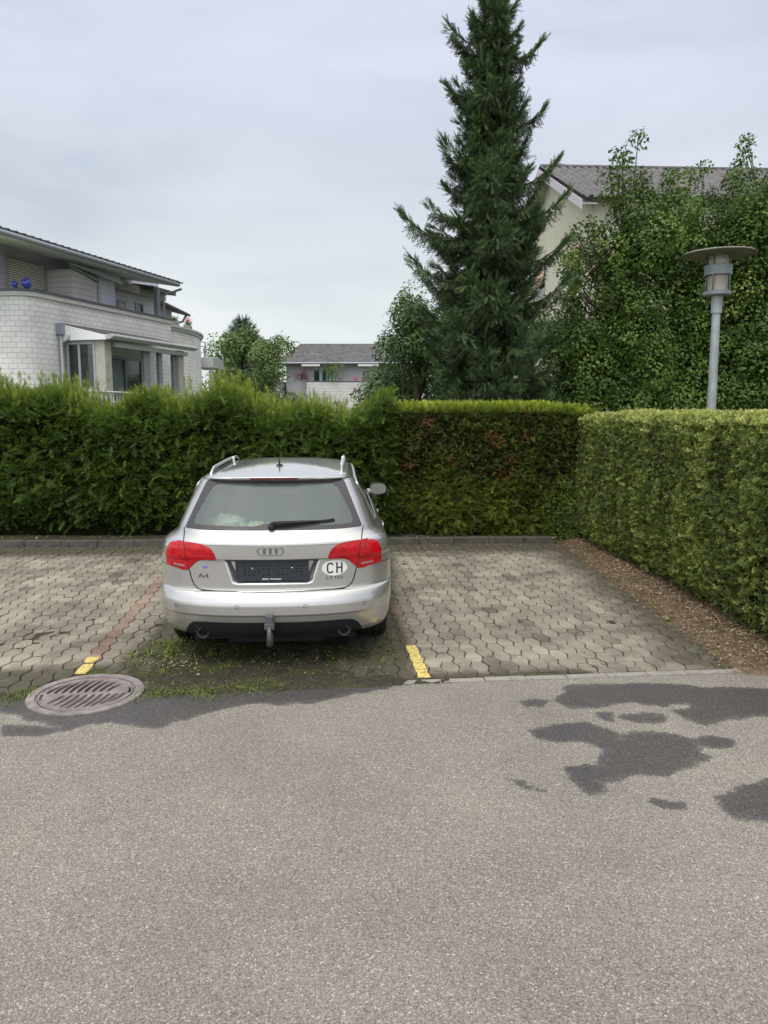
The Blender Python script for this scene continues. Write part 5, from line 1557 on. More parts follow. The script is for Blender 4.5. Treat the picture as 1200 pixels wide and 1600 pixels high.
m = MB(); m.lathe([(0.0, -0.03), (0.020, -0.028), (0.024, -0.012), (0.026, 0.012)], 20, tuple(fr_map(-0.005, 1.058) + Vector((0, -0.012, 0))), 'y')
m.tube([wp(-0.005, 1.060, 0.030), wp(0.10, 1.064, 0.036), wp(0.25, 1.072, 0.030), wp(0.34, 1.078, 0.022)], [0.017, 0.014, 0.010, 0.006], 8)
wi = m.build('wiper_arm', BLK, CAR, smooth=True)
m = MB(); m.tube([wp(0.02 + 0.43 * t, 1.050 + 0.036 * t, 0.012) for t in np.linspace(0, 1, 12)], 0.006, 6); m.tube([wp(0.06 + 0.38 * t, 1.056 + 0.034 * t, 0.020) for t in np.linspace(0, 1, 8)], 0.004, 6)
m.build('wiper_blade', RUB, wi, smooth=True)
m = MB(); m.lathe([(0.0, 0.02), (0.020, 0.018), (0.034, 0.0), (0.036, -0.006)], 20, (0, 0.98, 1.436)); m.tube([(0, 0.97, 1.44), (0, 0.955, 1.475), (0, 0.945, 1.505)], [0.008, 0.006, 0.005], 8)
m.build('aerial', BLK, CAR, smooth=True)
def roofz(x, y):
    X, Y, A = outline(1.395); cy = (Y.min() + Y.max()) / 2
    best = 1.0
    for lam in np.linspace(0.02, 1.0, 120):
        yy = cy + (Y - cy) * lam
        xi = np.interp(y, yy, X * lam) if yy.min() <= y <= yy.max() else -1
        if xi >= abs(x): best = lam; break
    return 1.395 + 0.056 * (1 - best ** 2.3)
for s in (1, -1):
    ts = np.linspace(0, 1, 30)
    pts = []
    for t in ts:
        y = 0.62 + t * 2.0; x = s * (0.505 + 0.035 * math.sin(PI * min(1, t * 1.3) * 0.5))
        lift = 0.038 * min(1, math.sin(PI * t) * 3.2) ** 0.7
        pts.append((x, y, roofz(x, y) + lift))
    m = MB(); m.tube(pts, [0.009 + 0.003 * min(1, math.sin(PI * t) * 4) for t in ts], 10)
    for y in (2.1,): m.tube([(s * 0.52, y, roofz(s * .52, y) - 0.005), (s * 0.53, y, roofz(s * .52, y) + 0.045)], 0.013, 8)
    m.build('roof_rail', ALU, CAR, smooth=True)
# mirrors
for s in (1, -1):
    m = MB()
    n1, n2 = 14, 24; V_ = []
    for i in range(n1 + 1):
        t = i / n1; y = 0.0 + 0.13 * t
        sc = math.sqrt(max(0, 1 - t ** 2.6)) if t > 0 else 1
        for k in range(n2):
            a = 2 * PI * k / n2
            ca, sa = math.cos(a), math.sin(a)
            ex = abs(ca) ** 0.7 * np.sign(ca); ez = abs(sa) ** 0.75 * np.sign(sa)
            V_.append((s * (0.918 + 0.098 * ex * (0.35 + .65 * sc)), 2.93 + y, 1.045 + (0.070 + 0.010 * ex * -1) * ez * (0.15 + .85 * sc)))
    m.add(V_, [(i * n2 + k, i * n2 + (k + 1) % n2, (i + 1) * n2 + (k + 1) % n2, (i + 1) * n2 + k) for i in range(n1) for k in range(n2)] + [tuple(n1 * n2 + k for k in range(n2))])
    m.tube([(s * 0.80, 3.0, 1.01), (s * 0.87, 2.99, 1.025)], [0.03, 0.025], 8)
    mr = m.build('door_mirror', PAINT, CAR, smooth=True)
    m = MB(); V_ = []
    for k in range(n2):
        a = 2 * PI * k / n2; ca, sa = math.cos(a), math.sin(a); ex = abs(ca) ** 0.7 * np.sign(ca); ez = abs(sa) ** 0.75 * np.sign(sa)
        V_.append((s * (0.918 + 0.084 * ex), 2.935, 1.045 + 0.055 * ez))
    m.add(V_, [tuple(range(n2))]); m.build('mirror_glass', mat('mirror_surface', (0.42, 0.46, 0.46), 0.03, metal=1.0), mr)
# wheels
def wheel_parts(x, y, s):
    wb = MB()
    wb.lathe([(0.205, -0.10), (0.25, -0.112), (0.295, -0.108), (0.313, -0.092), (0.317, -0.075), (0.317, -0.052), (0.309, -0.050), (0.309, -0.044), (0.317, -0.042), (0.318, -0.008), (0.309, -0.006), (0.309, 0.006), (0.318, 0.008), (0.317, 0.042), (0.309, 0.044), (0.309, 0.05), (0.317, 0.052), (0.317, 0.075), (0.313, 0.092), (0.295, 0.108), (0.25, 0.112), (0.205, 0.10)], 64, (x, y, 0.3165), 'x')
    w_ = wb.build('wheel', RUB, CAR, smooth=True, auto=35)
    rb = MB(); rb.lathe([(0.205, -0.1), (0.19, -0.08), (0.185, 0.07), (0.205, 0.1)], 40, (x, y, 0.3165), 'x')
    fx_ = s * 0.075
    for k in range(5):
        a = 2 * PI * k / 5 + 0.3
        for da in (-0.13, 0.13):
            rb.tube([(x + fx_, y + 0.045 * math.cos(a), 0.3165 + 0.045 * math.sin(a)), (x + fx_ * 1.05, y + 0.2 * math.cos(a + da), 0.3165 + 0.2 * math.sin(a + da))], [0.022, 0.015], 8)
    rb.lathe([(0.0, fx_ * 1.1), (0.05, fx_ * 1.08), (0.07, fx_), (0.07, fx_ * 0.5)], 24, (x, y, 0.3165), 'x')
    rb.build('rim', ALU, w_, smooth=True, auto=35)
    db = MB(); db.lathe([(0.0, 0.0), (0.185, 0.0)], 32, (x + fx_ * 0.2, y, 0.3165), 'x'); db.build('hub', DARK, w_)
for y in (1.033, 3.681):
    for s in (1, -1): wheel_parts(s * 0.765, y, s)
# arch liners, floor pan, axle
m = MB()
for y in (1.033, 3.681):
    for s in (1, -1):
        pts = []
        for i in range(25):
            a = -0.10 + (PI + 0.20) * i / 24
            pts.append((y + 0.352 * math.cos(a), 0.315 + 0.352 * math.sin(a)))
        V_ = []
        for (yy, zz) in pts: V_ += [(s * 0.60, yy, max(0.17, zz)), (s * 0.862, yy, max(0.17, zz))]
        m.add(V_, [(2 * i, 2 * i + 1, 2 * i + 3, 2 * i + 2) for i in range(24)])
        m.add([(s * 0.60, yy, max(0.17, zz)) for yy, zz in pts], [tuple(range(25))])
m.b2(-0.60, 0.60, 0.25, 4.35, 0.20, 0.24)
m.b2(-0.80, 0.80, 1.40, 3.32, 0.195, 0.235); m.b2(-0.56, 0.56, 0.36, 0.66, 0.195, 0.235)
m.b2(-0.35, 0.35, 0.30, 0.60, 0.155, 0.30)
m.tube([(-0.7, 1.03, 0.28), (0.7, 1.03, 0.28)], 0.035, 8)
m.build('underbody', DARK, CAR)
# cabin
SEAT = mat('seat_cloth', (0.055, 0.058, 0.06), 0.9)
m = MB(); m.b2(-0.78, 0.78, 0.30, 3.35, 0.30, 0.36); m.b2(-0.74, 0.74, 0.34, 1.32, 0.895, 0.915)
m.b2(-0.70, 0.70, 3.05, 3.45, 0.60, 0.98)
m.build('cabin_floor', TRIM, CAR)
def seat(x, y, w_, parent, hr):
    a = MB(); a.box((x, y + 0.25, 0.52), (w_, 0.50, 0.16)); 
    a.box((x, y - 0.06, 0.84), (w_, 0.13, 0.60), rot=Matrix.Rotation(R(12), 3, 'X')); 
    o = a.build('seat', SEAT, parent, bevel=0.05, smooth=True, auto=60)
    for hx in hr:
        a = MB(); a.box((hx, y - 0.15, 1.235), (0.25, 0.09, 0.17), rot=Matrix.Rotation(R(10), 3, 'X'))
        a.tube([(hx - 0.05, y - 0.13, 1.08), (hx - 0.05, y - 0.15, 1.2)], 0.007, 6); a.tube([(hx + 0.05, y - 0.13, 1.08), (hx + 0.05, y - 0.15, 1.2)], 0.007, 6)
        a.build('headrest', SEAT, o, bevel=0.035, smooth=True, auto=60)
seat(0, 1.50, 1.25, CAR, []); 
seat(-0.36, 2.38, 0.50, CAR, [-0.36]); seat(0.36, 2.38, 0.50, CAR, [0.36])
for hx in (-0.42, 0.42):
    a = MB(); a.box((hx, 1.36, 1.13), (0.26, 0.08, 0.10), rot=Matrix.Rotation(R(10), 3, 'X')); a.build('rear_headrest', SEAT, CAR, bevel=0.03, smooth=True, auto=60)
m = MB(); m.tube([(-0.36 + 0.185 * math.cos(a), 2.98 + 0.06 * math.sin(a), 1.0 + 0.17 * math.sin(a)) for a in np.linspace(0, 2 * PI, 25)], 0.014, 8, cap=False); m.build('steering_wheel', BLK, CAR, smooth=True)
m = MB(); m.box((0.0, 2.86, 1.28), (0.24, 0.03, 0.07)); m.build('interior_mirror', BLK, CAR, bevel=0.01)
# front end
patch('grille', rnd([(-0.30, 0.30), (0.30, 0.30), (0.42, 0.66), (-0.42, 0.66)], 0.03), BLK, CAR, ft_map, ft_nrm, off=0.005, sp=0.05)
HLM = mat('headlamp_glass', (0.55, 0.57, 0.6), 0.08, coat=1.0, metal=0.6)
for s in (1, -1):
    q = [(0.46, 0.60), (0.76, 0.62), (0.80, 0.70), (0.50, 0.68)]
    patch('headlight', rnd(q if s == 1 else mx(q), 0.02), HLM, CAR, ft_map, ft_nrm, off=0.004, sp=0.03)
# crumpled bag on the load cover
def bag(loc, sx, sy, sz, label, col, seed):
    n1, n2 = 24, 36; V_ = []
    for i in range(n1 + 1):
        ph_ = PI * i / n1
        for k in range(n2):
            a = 2 * PI * k / n2
            u = np.array([[math.sin(ph_) * math.cos(a) * 2.3 + seed, math.sin(ph_) * math.sin(a) * 2.3, math.cos(ph_) * 2.3]])
            r = 0.72 + 0.6 * abs(fbm(u, 4, seed)[0] - 0.5) * 2
            V_.append((r * sx * math.sin(ph_) * math.cos(a), r * sy * math.sin(ph_) * math.sin(a), max(-sz * 0.7, r * sz * math.cos(ph_)) + sz * 0.7))
    m = MB(); m.add(V_, [(i * n2 + k, i * n2 + (k + 1) % n2, (i + 1) * n2 + (k + 1) % n2, (i + 1) * n2 + k) for i in range(n1) for k in range(n2)])
    o = m.build('crumpled_bag', mat('bag_' + str(seed), col, 0.45, noise=(8, 0.5)), None, smooth=True)
    o.location = loc; o.rotation_euler = (0, 0, R(3.5)); tag(o, label, 'bag')
c35, s35 = math.cos(R(3.5)), math.sin(R(3.5))
def carw(x, y, z): return (-0.80 + x * c35 - y * s35, 5.35 + x * s35 + y * c35, z)
bag(carw(-0.38, 0.62, 0.916), 0.17, 0.13, 0.115, 'crumpled pale green bag lying inside the rear window of the car, the larger one', (0.60, 0.68, 0.52), 3)
bag(carw(-0.15, 0.60, 0.916), 0.13, 0.10, 0.075, 'smaller yellowish crumpled bag behind the rear window, nearer the wiper', (0.62, 0.70, 0.40), 5)

# ------------------------------------------------------------------ weeds, litter
leafmat('grass_blade', [(0.0, (0.05, 0.06, 0.015)), (0.5, (0.12, 0.17, 0.03)), (1.0, (0.26, 0.30, 0.07))], 0.3)
leafmat('dead_leaf', [(0.0, (0.035, 0.025, 0.015)), (0.4, (0.13, 0.085, 0.05)), (0.8, (0.30, 0.22, 0.14)), (1.0, (0.48, 0.40, 0.28))], 0.1)
def ground_z(x, y): return 0.0
def build_weeds():
    r = np.random.default_rng(50)
    # blade: bent strip
    BV = np.array([(0, -.05, 0), (0, .05, 0), (.35, -.05, .45), (.35, .05, .45), (.95, 0, .75)], float)
    BV2 = BV.copy(); BV2[:, 0] *= 1.1; BV2[:, 2] *= .5
    BF = np.array([(0, 1, 3), (0, 3, 2), (2, 3, 4)]); BT = np.array([0, 0, .15, .15, .3])
    P = []; S = []; A = []; AZ = []
    def tuft(x, y, n, s, rad):
        for i in range(n):
            a = r.uniform(0, 2 * PI); q = abs(r.normal(0, rad))
            P.append((x + q * math.cos(a), y + q * math.sin(a), -0.006)); S.append(s * r.uniform(.5, 1.3)); A.append(r.normal(.4, .18)); AZ.append(a + r.normal(0, .6))
    for i in range(130):                                  # mossy weed band right of the drain
        t = r.uniform(0, 1) ** 0.8; x = -1.66 + 1.0 * t; y = 4.92 + 0.20 * t + r.normal(0, .06) + (0.1 if t < .3 else 0) * r.uniform(0, 1)
        tuft(x, y, int(r.integers(5, 12)), r.uniform(.022, .045), 0.022)
    for i in range(36): tuft(-2.42 + r.normal(0, .05), 4.93 + r.normal(0, .08), 7, .035, .02)
    for i in range(26): tuft(-2.2 + r.uniform(-.15, .5), 5.36 + r.normal(0, .02), 5, .022, .02)
    for i in range(38): tuft(-1.74 + r.normal(0, .09), 5.90 + r.normal(0, .2), 9, .06, .02)      # tall grass at the left tyre
    for i in range(70): tuft(r.uniform(-1.7, -1.1), r.uniform(5.3, 5.95), 6, .04, .03)
    for i in range(60): tuft(r.uniform(-1.2, 0.1), r.uniform(5.35, 6.0), 5, .035, .03)
    for i in range(26): tuft(0.03 + r.normal(0, .07), 6.0 + r.normal(0, .25), 6, .045, .02)
    for i in range(30): tuft(r.uniform(-.9, .25), kerbline(0) + 0.02 + r.normal(0, .05) - 0.04, 4, .02, .02)
    for (x, y) in ((1.0, 5.72), (1.5, 6.1), (1.42, 5.95), (1.58, 5.86), (1.65, 5.6), (0.55, 5.55), (-0.3, 5.55), (2.55, 5.5), (2.62, 5.62), (2.5, 5.9), (2.02, 5.5), (1.25, 6.5)):
        tuft(x, y, 12, .035, .02)
    for i in range(160): tuft(2.66 + r.normal(0, .16) + 0.0, r.uniform(5.4, 10.8), 3, .03, .03)
    for i in range(60): tuft(r.uniform(-5, 2.5), rearkerb(0) + r.normal(-.05, .05), 4, .03, .02)
    P = np.array(P); A = np.array(A); S = np.array(S); AZ = np.array(AZ)
    d = np.stack([np.cos(AZ), np.sin(AZ), 0 * AZ], -1); n = np.tile([0, 0, 1.0], (len(P), 1))
    s3 = np.stack([S, S * 0.9, S], -1)
    V, F, a = scatter(BV, BF, P, frames(d, n), s3, A, BT)
    o = npmesh('grass', V, F, MATS['grass_blade'], var=a); tag(o, kind='stuff')
    # small broad leaves
    P = []; S = []
    for i in range(190):
        t = r.uniform(0, 1); P.append((-1.62 + 0.85 * t + r.normal(0, .05), 4.98 + .15 * t + r.normal(0, .06), 0.012)); S.append(r.uniform(.018, .035))
    for i in range(130): P.append((r.normal(-1.45, .2), r.normal(5.85, .16), r.uniform(0.0, .06))); S.append(r.uniform(.03, .05))
    for i in range(90): P.append((r.uniform(-1.2, .1), r.uniform(5.55, 6.0), 0.015)); S.append(r.uniform(.02, .04))
    for i in range(60): P.append((r.uniform(2.55, 2.9), r.uniform(5.5, 9.5), 0.03)); S.append(r.uniform(.02, .035))
    P = np.array(P); n = len(P)
    V, F, a = scatter(LC[1][0], LC[1][1], P, frames(r.normal(0, 1, (n, 3)) * np.array([1, 1, .2]), np.array([[0, 0, 1.0]]) + r.normal(0, .3, (n, 3))), np.array(S), r.uniform(.2, .9, n), LC[1][2])
    o = npmesh('weeds', V, F, MATS['grass_blade'], var=a); tag(o, kind='stuff')
    # dead leaves and clippings
    LVv = np.array([(-.5, 0, .05), (0, -.26, 0), (0, .26, 0.1), (.55, 0, .08)], float); LF = np.array([(0, 1, 2), (1, 3, 2)])
    P = []; S = []
    def sc(n, fx, fy, z, s0, s1):
        for i in range(n): P.append((fx(), fy(), z + r.uniform(0, .012))); S.append(r.uniform(s0, s1))
    for i in range(11000):
        y = r.uniform(5.35, 11.0); e = hb(y); u = r.uniform(0, 1) ** .7
        x = 2.50 + (e + .1 - 2.50) * u; P.append((x, y, soilz(x) + 0.010 + r.uniform(0, .016))); S.append(r.uniform(.010, .034))
    sc(900, lambda: r.uniform(-6, 2.45), lambda: rearkerb(0) + r.normal(-.10, .10), 0.004, .01, .03)
    sc(500, lambda: r.uniform(-6, 2.45), lambda: rearkerb(0) + .14 + r.normal(0, .05), 0.08, .015, .04)
    sc(420, lambda: r.uniform(-1.75, .1), lambda: r.uniform(5.3, 6.0), .012, .008, .022)
    sc(220, lambda: r.normal(-1.55, .12), lambda: r.normal(5.6, .15), .012, .012, .03)
    sc(260, lambda: r.uniform(-4, 2.5), lambda: r.uniform(5.4, 10.7), .004, .006, .014)
    sc(60, lambda: r.uniform(-2.4, 2.6), lambda: r.uniform(2.4, 5.2), .002, .004, .010)
    P = np.array(P); S = np.array(S); n = len(P)
    V, F, a = scatter(LVv, LF, P, frames(r.normal(0, 1, (n, 3)) * np.array([1, 1, .15]), np.array([[0, 0, 1.0]]) + r.normal(0, .25, (n, 3))), S, np.clip(r.normal(.55, .30, n), 0, 1))
    o = npmesh('fallen_leaves', V, F, MATS['dead_leaf'], var=a); tag(o, kind='stuff')
def soilz(x):
    return float(-0.0085 + 0.05 * smooth(np.array(x - 2.50), -0.05, 0.35) + 0.02 * smooth(np.array(x - 2.50), 0.3, 0.8))
build_weeds()

# ------------------------------------------------------------------ houses
def blockmat(name, c1, c2, mortar, bw, rh, ms=0.008, rough=0.85):
    m = bpy.data.materials.new(name); m.use_nodes = True
    t = m.node_tree; b = t.nodes['Principled BSDF']; l = t.links.new
    a = nd(t, 'ShaderNodeAttribute', attribute_name='wall_uv')
    br = nd(t, 'ShaderNodeTexBrick'); br.inputs['Scale'].default_value = 1.0
    br.inputs['Color1'].default_value = (*c1, 1); br.inputs['Color2'].default_value = (*c2, 1); br.inputs['Mortar'].default_value = (*mortar, 1)
    br.inputs['Brick Width'].default_value = bw; br.inputs['Row Height'].default_value = rh; br.inputs['Mortar Size'].default_value = ms; br.inputs['Mortar Smooth'].default_value = 0.2
    l(a.outputs['Vector'], br.inputs['Vector'])
    n = nd(t, 'ShaderNodeTexNoise'); n.inputs['Scale'].default_value = 1.3; n.inputs['Detail'].default_value = 8; l(a.outputs['Vector'], n.inputs['Vector'])
    r = ramp(t, [(0.3, 0.82), (0.7, 1.06)], n.outputs[0])
    mm = nd(t, 'ShaderNodeMix', data_type='RGBA', blend_type='MULTIPLY'); mm.inputs[0].default_value = 1
    l(br.outputs[0], mm.inputs[6]); l(r.outputs[0], mm.inputs[7]); l(mm.outputs[2], b.inputs['Base Color']); b.inputs['Roughness'].default_value = rough
    bp = nd(t, 'ShaderNodeBump'); bp.inputs['Strength'].default_value = 0.5; bp.inputs['Distance'].default_value = 0.006; bp.invert = True
    l(br.outputs['Fac'], bp.inputs['Height']); l(bp.outputs[0], b.inputs['Normal'])
    MATS[name] = m; return m
def wall(name, path, z0, z1, m, parent, closed=False, thick=None):
    """vertical wall along a path, with running coordinates for the masonry"""
    P = [Vector((p[0], p[1])) for p in path]
    if closed: P.append(P[0])
    V = []; U = []; F = []; u = 0
    for i, p in enumerate(P):
        if i: u += (p - P[i - 1]).length
        V += [(p.x, p.y, z0), (p.x, p.y, z1)]; U += [(u, z0, 0), (u, z1, 0)]
    F = [(2 * i, 2 * i + 2, 2 * i + 3, 2 * i + 1) for i in range(len(P) - 1)]
    me = bpy.data.meshes.new(name); me.from_pydata(V, [], F); me.materials.append(m)
    at = me.attributes.new('wall_uv', 'FLOAT_VECTOR', 'POINT'); at.data.foreach_set('vector', np.array(U, np.float32).ravel())
    o = link(bpy.data.objects.new(name, me), parent)
    if thick:
        s = o.modifiers.new('thickness', 'SOLIDIFY'); s.thickness = thick; s.offset = 1
    return o
BLOCK = blockmat('sand_lime_block', (0.80, 0.79, 0.785), (0.74, 0.73, 0.725), (0.50, 0.49, 0.50), 0.26, 0.1345, 0.009)
SIDING = blockmat('lilac_shingle', (0.68, 0.68, 0.80), (0.63, 0.63, 0.76), (0.42, 0.42, 0.52), 0.62, 0.155, 0.008)
SIDPALE = blockmat('pale_shingle', (0.70, 0.68, 0.70), (0.65, 0.63, 0.66), (0.40, 0.38, 0.42), 1.9, 0.155, 0.009)
COPE = mat('coping', (0.52, 0.52, 0.50), 0.8, noise=(3, .15)); CAP = mat('dark_cap', (0.09, 0.095, 0.11), 0.6)
GREYM = mat('grey_metal', (0.27, 0.30, 0.34), 0.5, metal=0.3); LGREY = mat('light_grey_metal', (0.44, 0.46, 0.47), 0.5, metal=0.2)
SOFF = mat('soffit', (0.80, 0.81, 0.82), 0.8); CONC = mat('pale_concrete', (0.47, 0.46, 0.42), 0.8, noise=(4, .25))
DGL = mat('window_glass', (0.035, 0.045, 0.05), 0.06, spec=0.8); CURT = mat('curtain', (0.30, 0.38, 0.38), 0.8)
WINF = mat('window_frame', (0.38, 0.39, 0.43), 0.6); SLAT = mat('blind_slat', (0.80, 0.78, 0.72), 0.6)
AWN = mat('awning_cloth', (0.55, 0.68, 0.70), 0.8)
TILE = mat('roof_tile', (0.105, 0.10, 0.105), 0.85, noise=(1.5, .4))
def window(parent, c0, c1, z0, z1, d, slats=False, curtain=False, frame=0.05):
    """window in a plane of constant local x=d between y=c0..c1"""
    m = MB(); f = frame
    m.b2(d - .04, d + .03, c0, c0 + f, z0, z1); m.b2(d - .04, d + .03, c1 - f, c1, z0, z1)
    m.b2(d - .04, d + .03, c0 + f, c1 - f, z0, z0 + f); m.b2(d - .04, d + .03, c0 + f, c1 - f, z1 - f, z1)
    w_ = m.build('window', WINF, parent)
    m = MB(); m.b2(d - .035, d - 0.02, c0 + f, c1 - f, z0 + f, z1 - f); m.build('pane', DGL, w_)
    if slats:
        m = MB(); n = int((z1 - z0 - 2 * f) / 0.062)
        for i in range(n):
            z = z0 + f + 0.03 + i * 0.062
            m.box((d - .002, (c0 + c1) / 2, z), (0.012, c1 - c0 - 2 * f, 0.042), rot=Matrix.Rotation(R(22), 3, 'Y'))
        m.build('blind', SLAT, w_)
    return w_
def build_apartment():
    root = empty('apartment_building', (-9.2, 20.0, 0), R(-15.2))
    tag(root, 'pale block-walled apartment building on the left with lilac upper floor and glazed bay', 'building')
    ca, sa = math.cos(R(15.2)), math.sin(R(15.2))
    def loc(d, s): return (d, s)
    arc = []
    # facade at d=0 from s=7.2 to the bend, then a rounded bend into the frontal wall
    dirw = (-0.985, -0.17)
    c = (-0.40, 0.62)
    for i in range(9):
        a = 0 - (i / 8) * (PI / 2 - R(9.8)); arc.append((c[0] + 0.4 * math.cos(a), c[1] + 0.4 * math.sin(a)))
    e = arc[-1]; far = (e[0] + dirw[0] * 8, e[1] + dirw[1] * 8)
    path = [far] + arc[::-1] + [(0, 7.2), (-7, 7.2)]
    wall('wall', path, 0, 4.80, BLOCK, root)
    def offs(pth, o):
        out_ = []
        for i, p in enumerate(pth):
            a = Vector(pth[max(0, i - 1)]); b = Vector(pth[min(len(pth) - 1, i + 1)]); t = (b - a).normalized(); out_.append((p[0] + t.y * o, p[1] - t.x * o))
        return out_
    def strip(name, pth, o0, o1, z0, z1, m_):
        A = offs(pth, o0); B = offs(pth, o1); n = len(pth); mb = MB()
        V_ = [(p[0], p[1], z) for p, z in [(q, z0) for q in A] + [(q, z0) for q in B] + [(q, z1) for q in B] + [(q, z1) for q in A]]
        F_ = []
        for i in range(n - 1):
            for j in range(4):
                F_.append((j * n + i, j * n + i + 1, ((j + 1) % 4) * n + i + 1, ((j + 1) % 4) * n + i))
        F_ += [(0, n, 2 * n, 3 * n), (n - 1, 2 * n - 1, 3 * n - 1, 4 * n - 1)]
        return mb.add(V_, F_).build(name, m_, root)
    strip('coping', path, -0.30, 0.07, 4.802, 4.92, COPE)
    strip('parapet_cap', path, -0.34, 0.10, 4.922, 4.985, CAP)
    m = MB(); m.add([(p[0], p[1], 4.5) for p in path + [(-7.0, far[1])]], [tuple(range(len(path) + 1))]); m.build('terrace_floor', CONC, root)
    # upper storey
    wall('upper_wall', [(-7.0, -0.4), (-1.5, 0.35), (-1.5, 9.0), (-6, 9.0)], 4.5, 6.6, SIDING, root)
    window(root, 1.22, 2.84, 5.0, 6.12, -1.47, slats=True, frame=0.09)
    window(root, 6.36, 6.80, 5.25, 5.55, -1.47, slats=True); window(root, 7.42, 7.88, 5.18, 5.62, -1.47)
    m = MB()
    def fin(pts, d, th, name, mt):
        V_ = [(d, s, z) for s, z in pts] + [(d - th, s, z) for s, z in pts]; n = len(pts)
        me = bpy.data.meshes.new(name); me.from_pydata(V_, [], [tuple(range(n)), tuple(range(2 * n - 1, n - 1, -1))] + [(i, (i + 1) % n, n + (i + 1) % n, n + i) for i in range(n)])
        at = me.attributes.new('wall_uv', 'FLOAT_VECTOR', 'POINT'); at.data.foreach_set('vector', np.array([(v[1], v[2], 0) for v in V_], np.float32).ravel())
        me.materials.append(mt); return link(bpy.data.objects.new(name, me), root)
    fin([(2.88, 4.6), (4.02, 4.6), (4.02, 5.72), (2.88, 5.93)], -0.6, 0.9, 'terrace_screen', SIDPALE)
    fin([(4.14, 4.6), (4.97, 4.6), (4.97, 5.98), (4.14, 5.98)], -0.62, 0.88, 'screen_end', SIDING)
    m = MB(); m.box((-0.57, 4.08, 5.2), (0.06, 0.10, 1.15)); m.tube([(-0.57, 2.80, 5.99), (-0.57, 4.08, 5.78)], 0.035, 6); m.build('screen_edge', LGREY, root)
    m = MB(); n = 14
    V_ = []
    for i in range(n + 1):
        s = 2.5 + 2.45 * i / n; V_ += [(-0.45, s, 6.06 - 0.02 * i / n), (-0.30, s, 5.98 - 0.16 * i / n - 0.05 * (i % 2) * (i / n))]
    m.add(V_, [(2 * i, 2 * i + 2, 2 * i + 3, 2 * i + 1) for i in range(n)]); o = m.build('folded_awning', AWN, root); o.modifiers.new('t', 'SOLIDIFY').thickness = 0.015
    m = MB(); m.b2(-1.45, -1.2, 5.05, 9.0, 5.86, 6.12); m.build('beam', CONC, root)
    m = MB(); m.b2(-0.42, -0.28, 6.86, 7.06, 4.5, 5.95); m.build('column', GREYM, root)
    m = MB(); m.tube([(-0.2, 7.14, 4.6), (-0.2, 7.14, 5.75), (0.2, 7.3, 5.92), (0.38, 7.35, 5.98)], 0.04, 8); m.build('downpipe', GREYM, root)
    m = MB(); m.lathe([(0, -.08), (.05, -.07), (.085, 0), (.05, .07), (0, .08)], 14, (-1.40, 5.42, 5.72)); m.build('globe_light', COPE, root, smooth=True)
    # roof: monopitch, seen from below its eave
    m = MB()
    prof = [(0.42, 6.00), (0.42, 6.12), (-7.5, 7.45), (-7.5, 7.3)]
    def extr(pf, s0, s1, mb): 
        n = len(pf); V_ = [(d, s0, z) for d, z in pf] + [(d, s1, z) for d, z in pf]
        mb.add(V_, [tuple(range(n)), tuple(range(2 * n - 1, n - 1, -1))] + [(i, (i + 1) % n, n + (i + 1) % n, n + i) for i in range(n)])
    extr(prof, -1.7, 7.0, m); rf = m.build('roof', SOFF, root)
    m = MB(); extr([(0.50, 6.125), (0.50, 6.165), (-7.5, 7.50), (-7.5, 7.455)], -1.8, 7.25, m)
    for i in range(32): m.tube([(0.52, -1.7 + i * 0.278, 6.16), (-1.0, -1.7 + i * 0.278, 6.42)], 0.022, 5)
    m.build('roof_covering', TILE, rf)
    m = MB(); m.tube([(0.47, -1.75, 6.06), (0.47, 7.0, 6.06)], 0.065, 10); m.build('gutter', GREYM, rf, smooth=True)
    m = MB(); extr([(-0.68, 5.98), (-0.68, 6.12), (-3.5, 6.55), (-3.5, 6.4)], 7.3, 8.8, m); m.build('lower_roof', TILE, rf)
    # glazed bay
    m = MB(); V0 = [(0.0, 1.42, 4.24), (1.58, 1.42, 3.90), (1.58, 6.0, 3.90), (0.0, 6.0, 4.24)]
    m.add(V0 + [(a, b, c_ - 0.07) for a, b, c_ in V0], [(0, 1, 2, 3), (7, 6, 5, 4), (0, 4, 5, 1), (1, 5, 6, 2), (2, 6, 7, 3), (3, 7, 4, 0)])
    br_ = m.build('bay_roof', TILE, root)
    m = MB(); m.b2(1.44, 1.60, 1.40, 6.0, 3.78, 3.90); m.tube([(1.62, 1.4, 3.86), (1.62, 6.0, 3.86)], 0.05, 8); m.build('bay_gutter', LGREY, br_)
    m = MB(); m.b2(1.30, 1.42, 1.9, 5.75, 3.60, 3.72); m.build('awning_box', LGREY, br_)
    m = MB(); V_ = [(0.0, 1.38, 4.22), (1.45, 1.38, 3.88), (1.45, 1.38, 3.76), (0.0, 1.38, 3.76), (0.0, 1.52, 4.18), (1.45, 1.52, 3.86), (1.45, 1.52, 3.76), (0.0, 1.52, 3.76)]
    m.add(V_, [(0, 1, 2, 3), (7, 6, 5, 4), (0, 4, 5, 1), (1, 5, 6, 2), (2, 6, 7, 3), (3, 7, 4, 0)]); m.build('bay_gable', SOFF, br_)
    m = MB(); m.box((0.10, 1.36, 4.06), (0.20, 0.22, 0.30)); m.build('rainwater_box', GREYM, root)
    m = MB(); m.tube([(0.10, 1.33, 3.95), (0.10, 1.33, 1.0)], 0.045, 8); m.tube([(0.16, 1.33, 3.70), (0.3, 1.34, 3.78), (0.33, 1.34, 3.9)], 0.035, 8); m.build('downpipe', LGREY, root, smooth=True)
    for s in (1.68, 5.55):
        m = MB(); m.b2(1.0, 1.30, s - .15, s + .15, 1.0, 3.76); m.build('pillar', CONC, root)
    # side glazing facing the camera
    m = MB()
    for d in (0.14, 0.50, 0.97): m.b2(d - .03, d + .03, 1.51, 1.58, 2.42, 3.74)
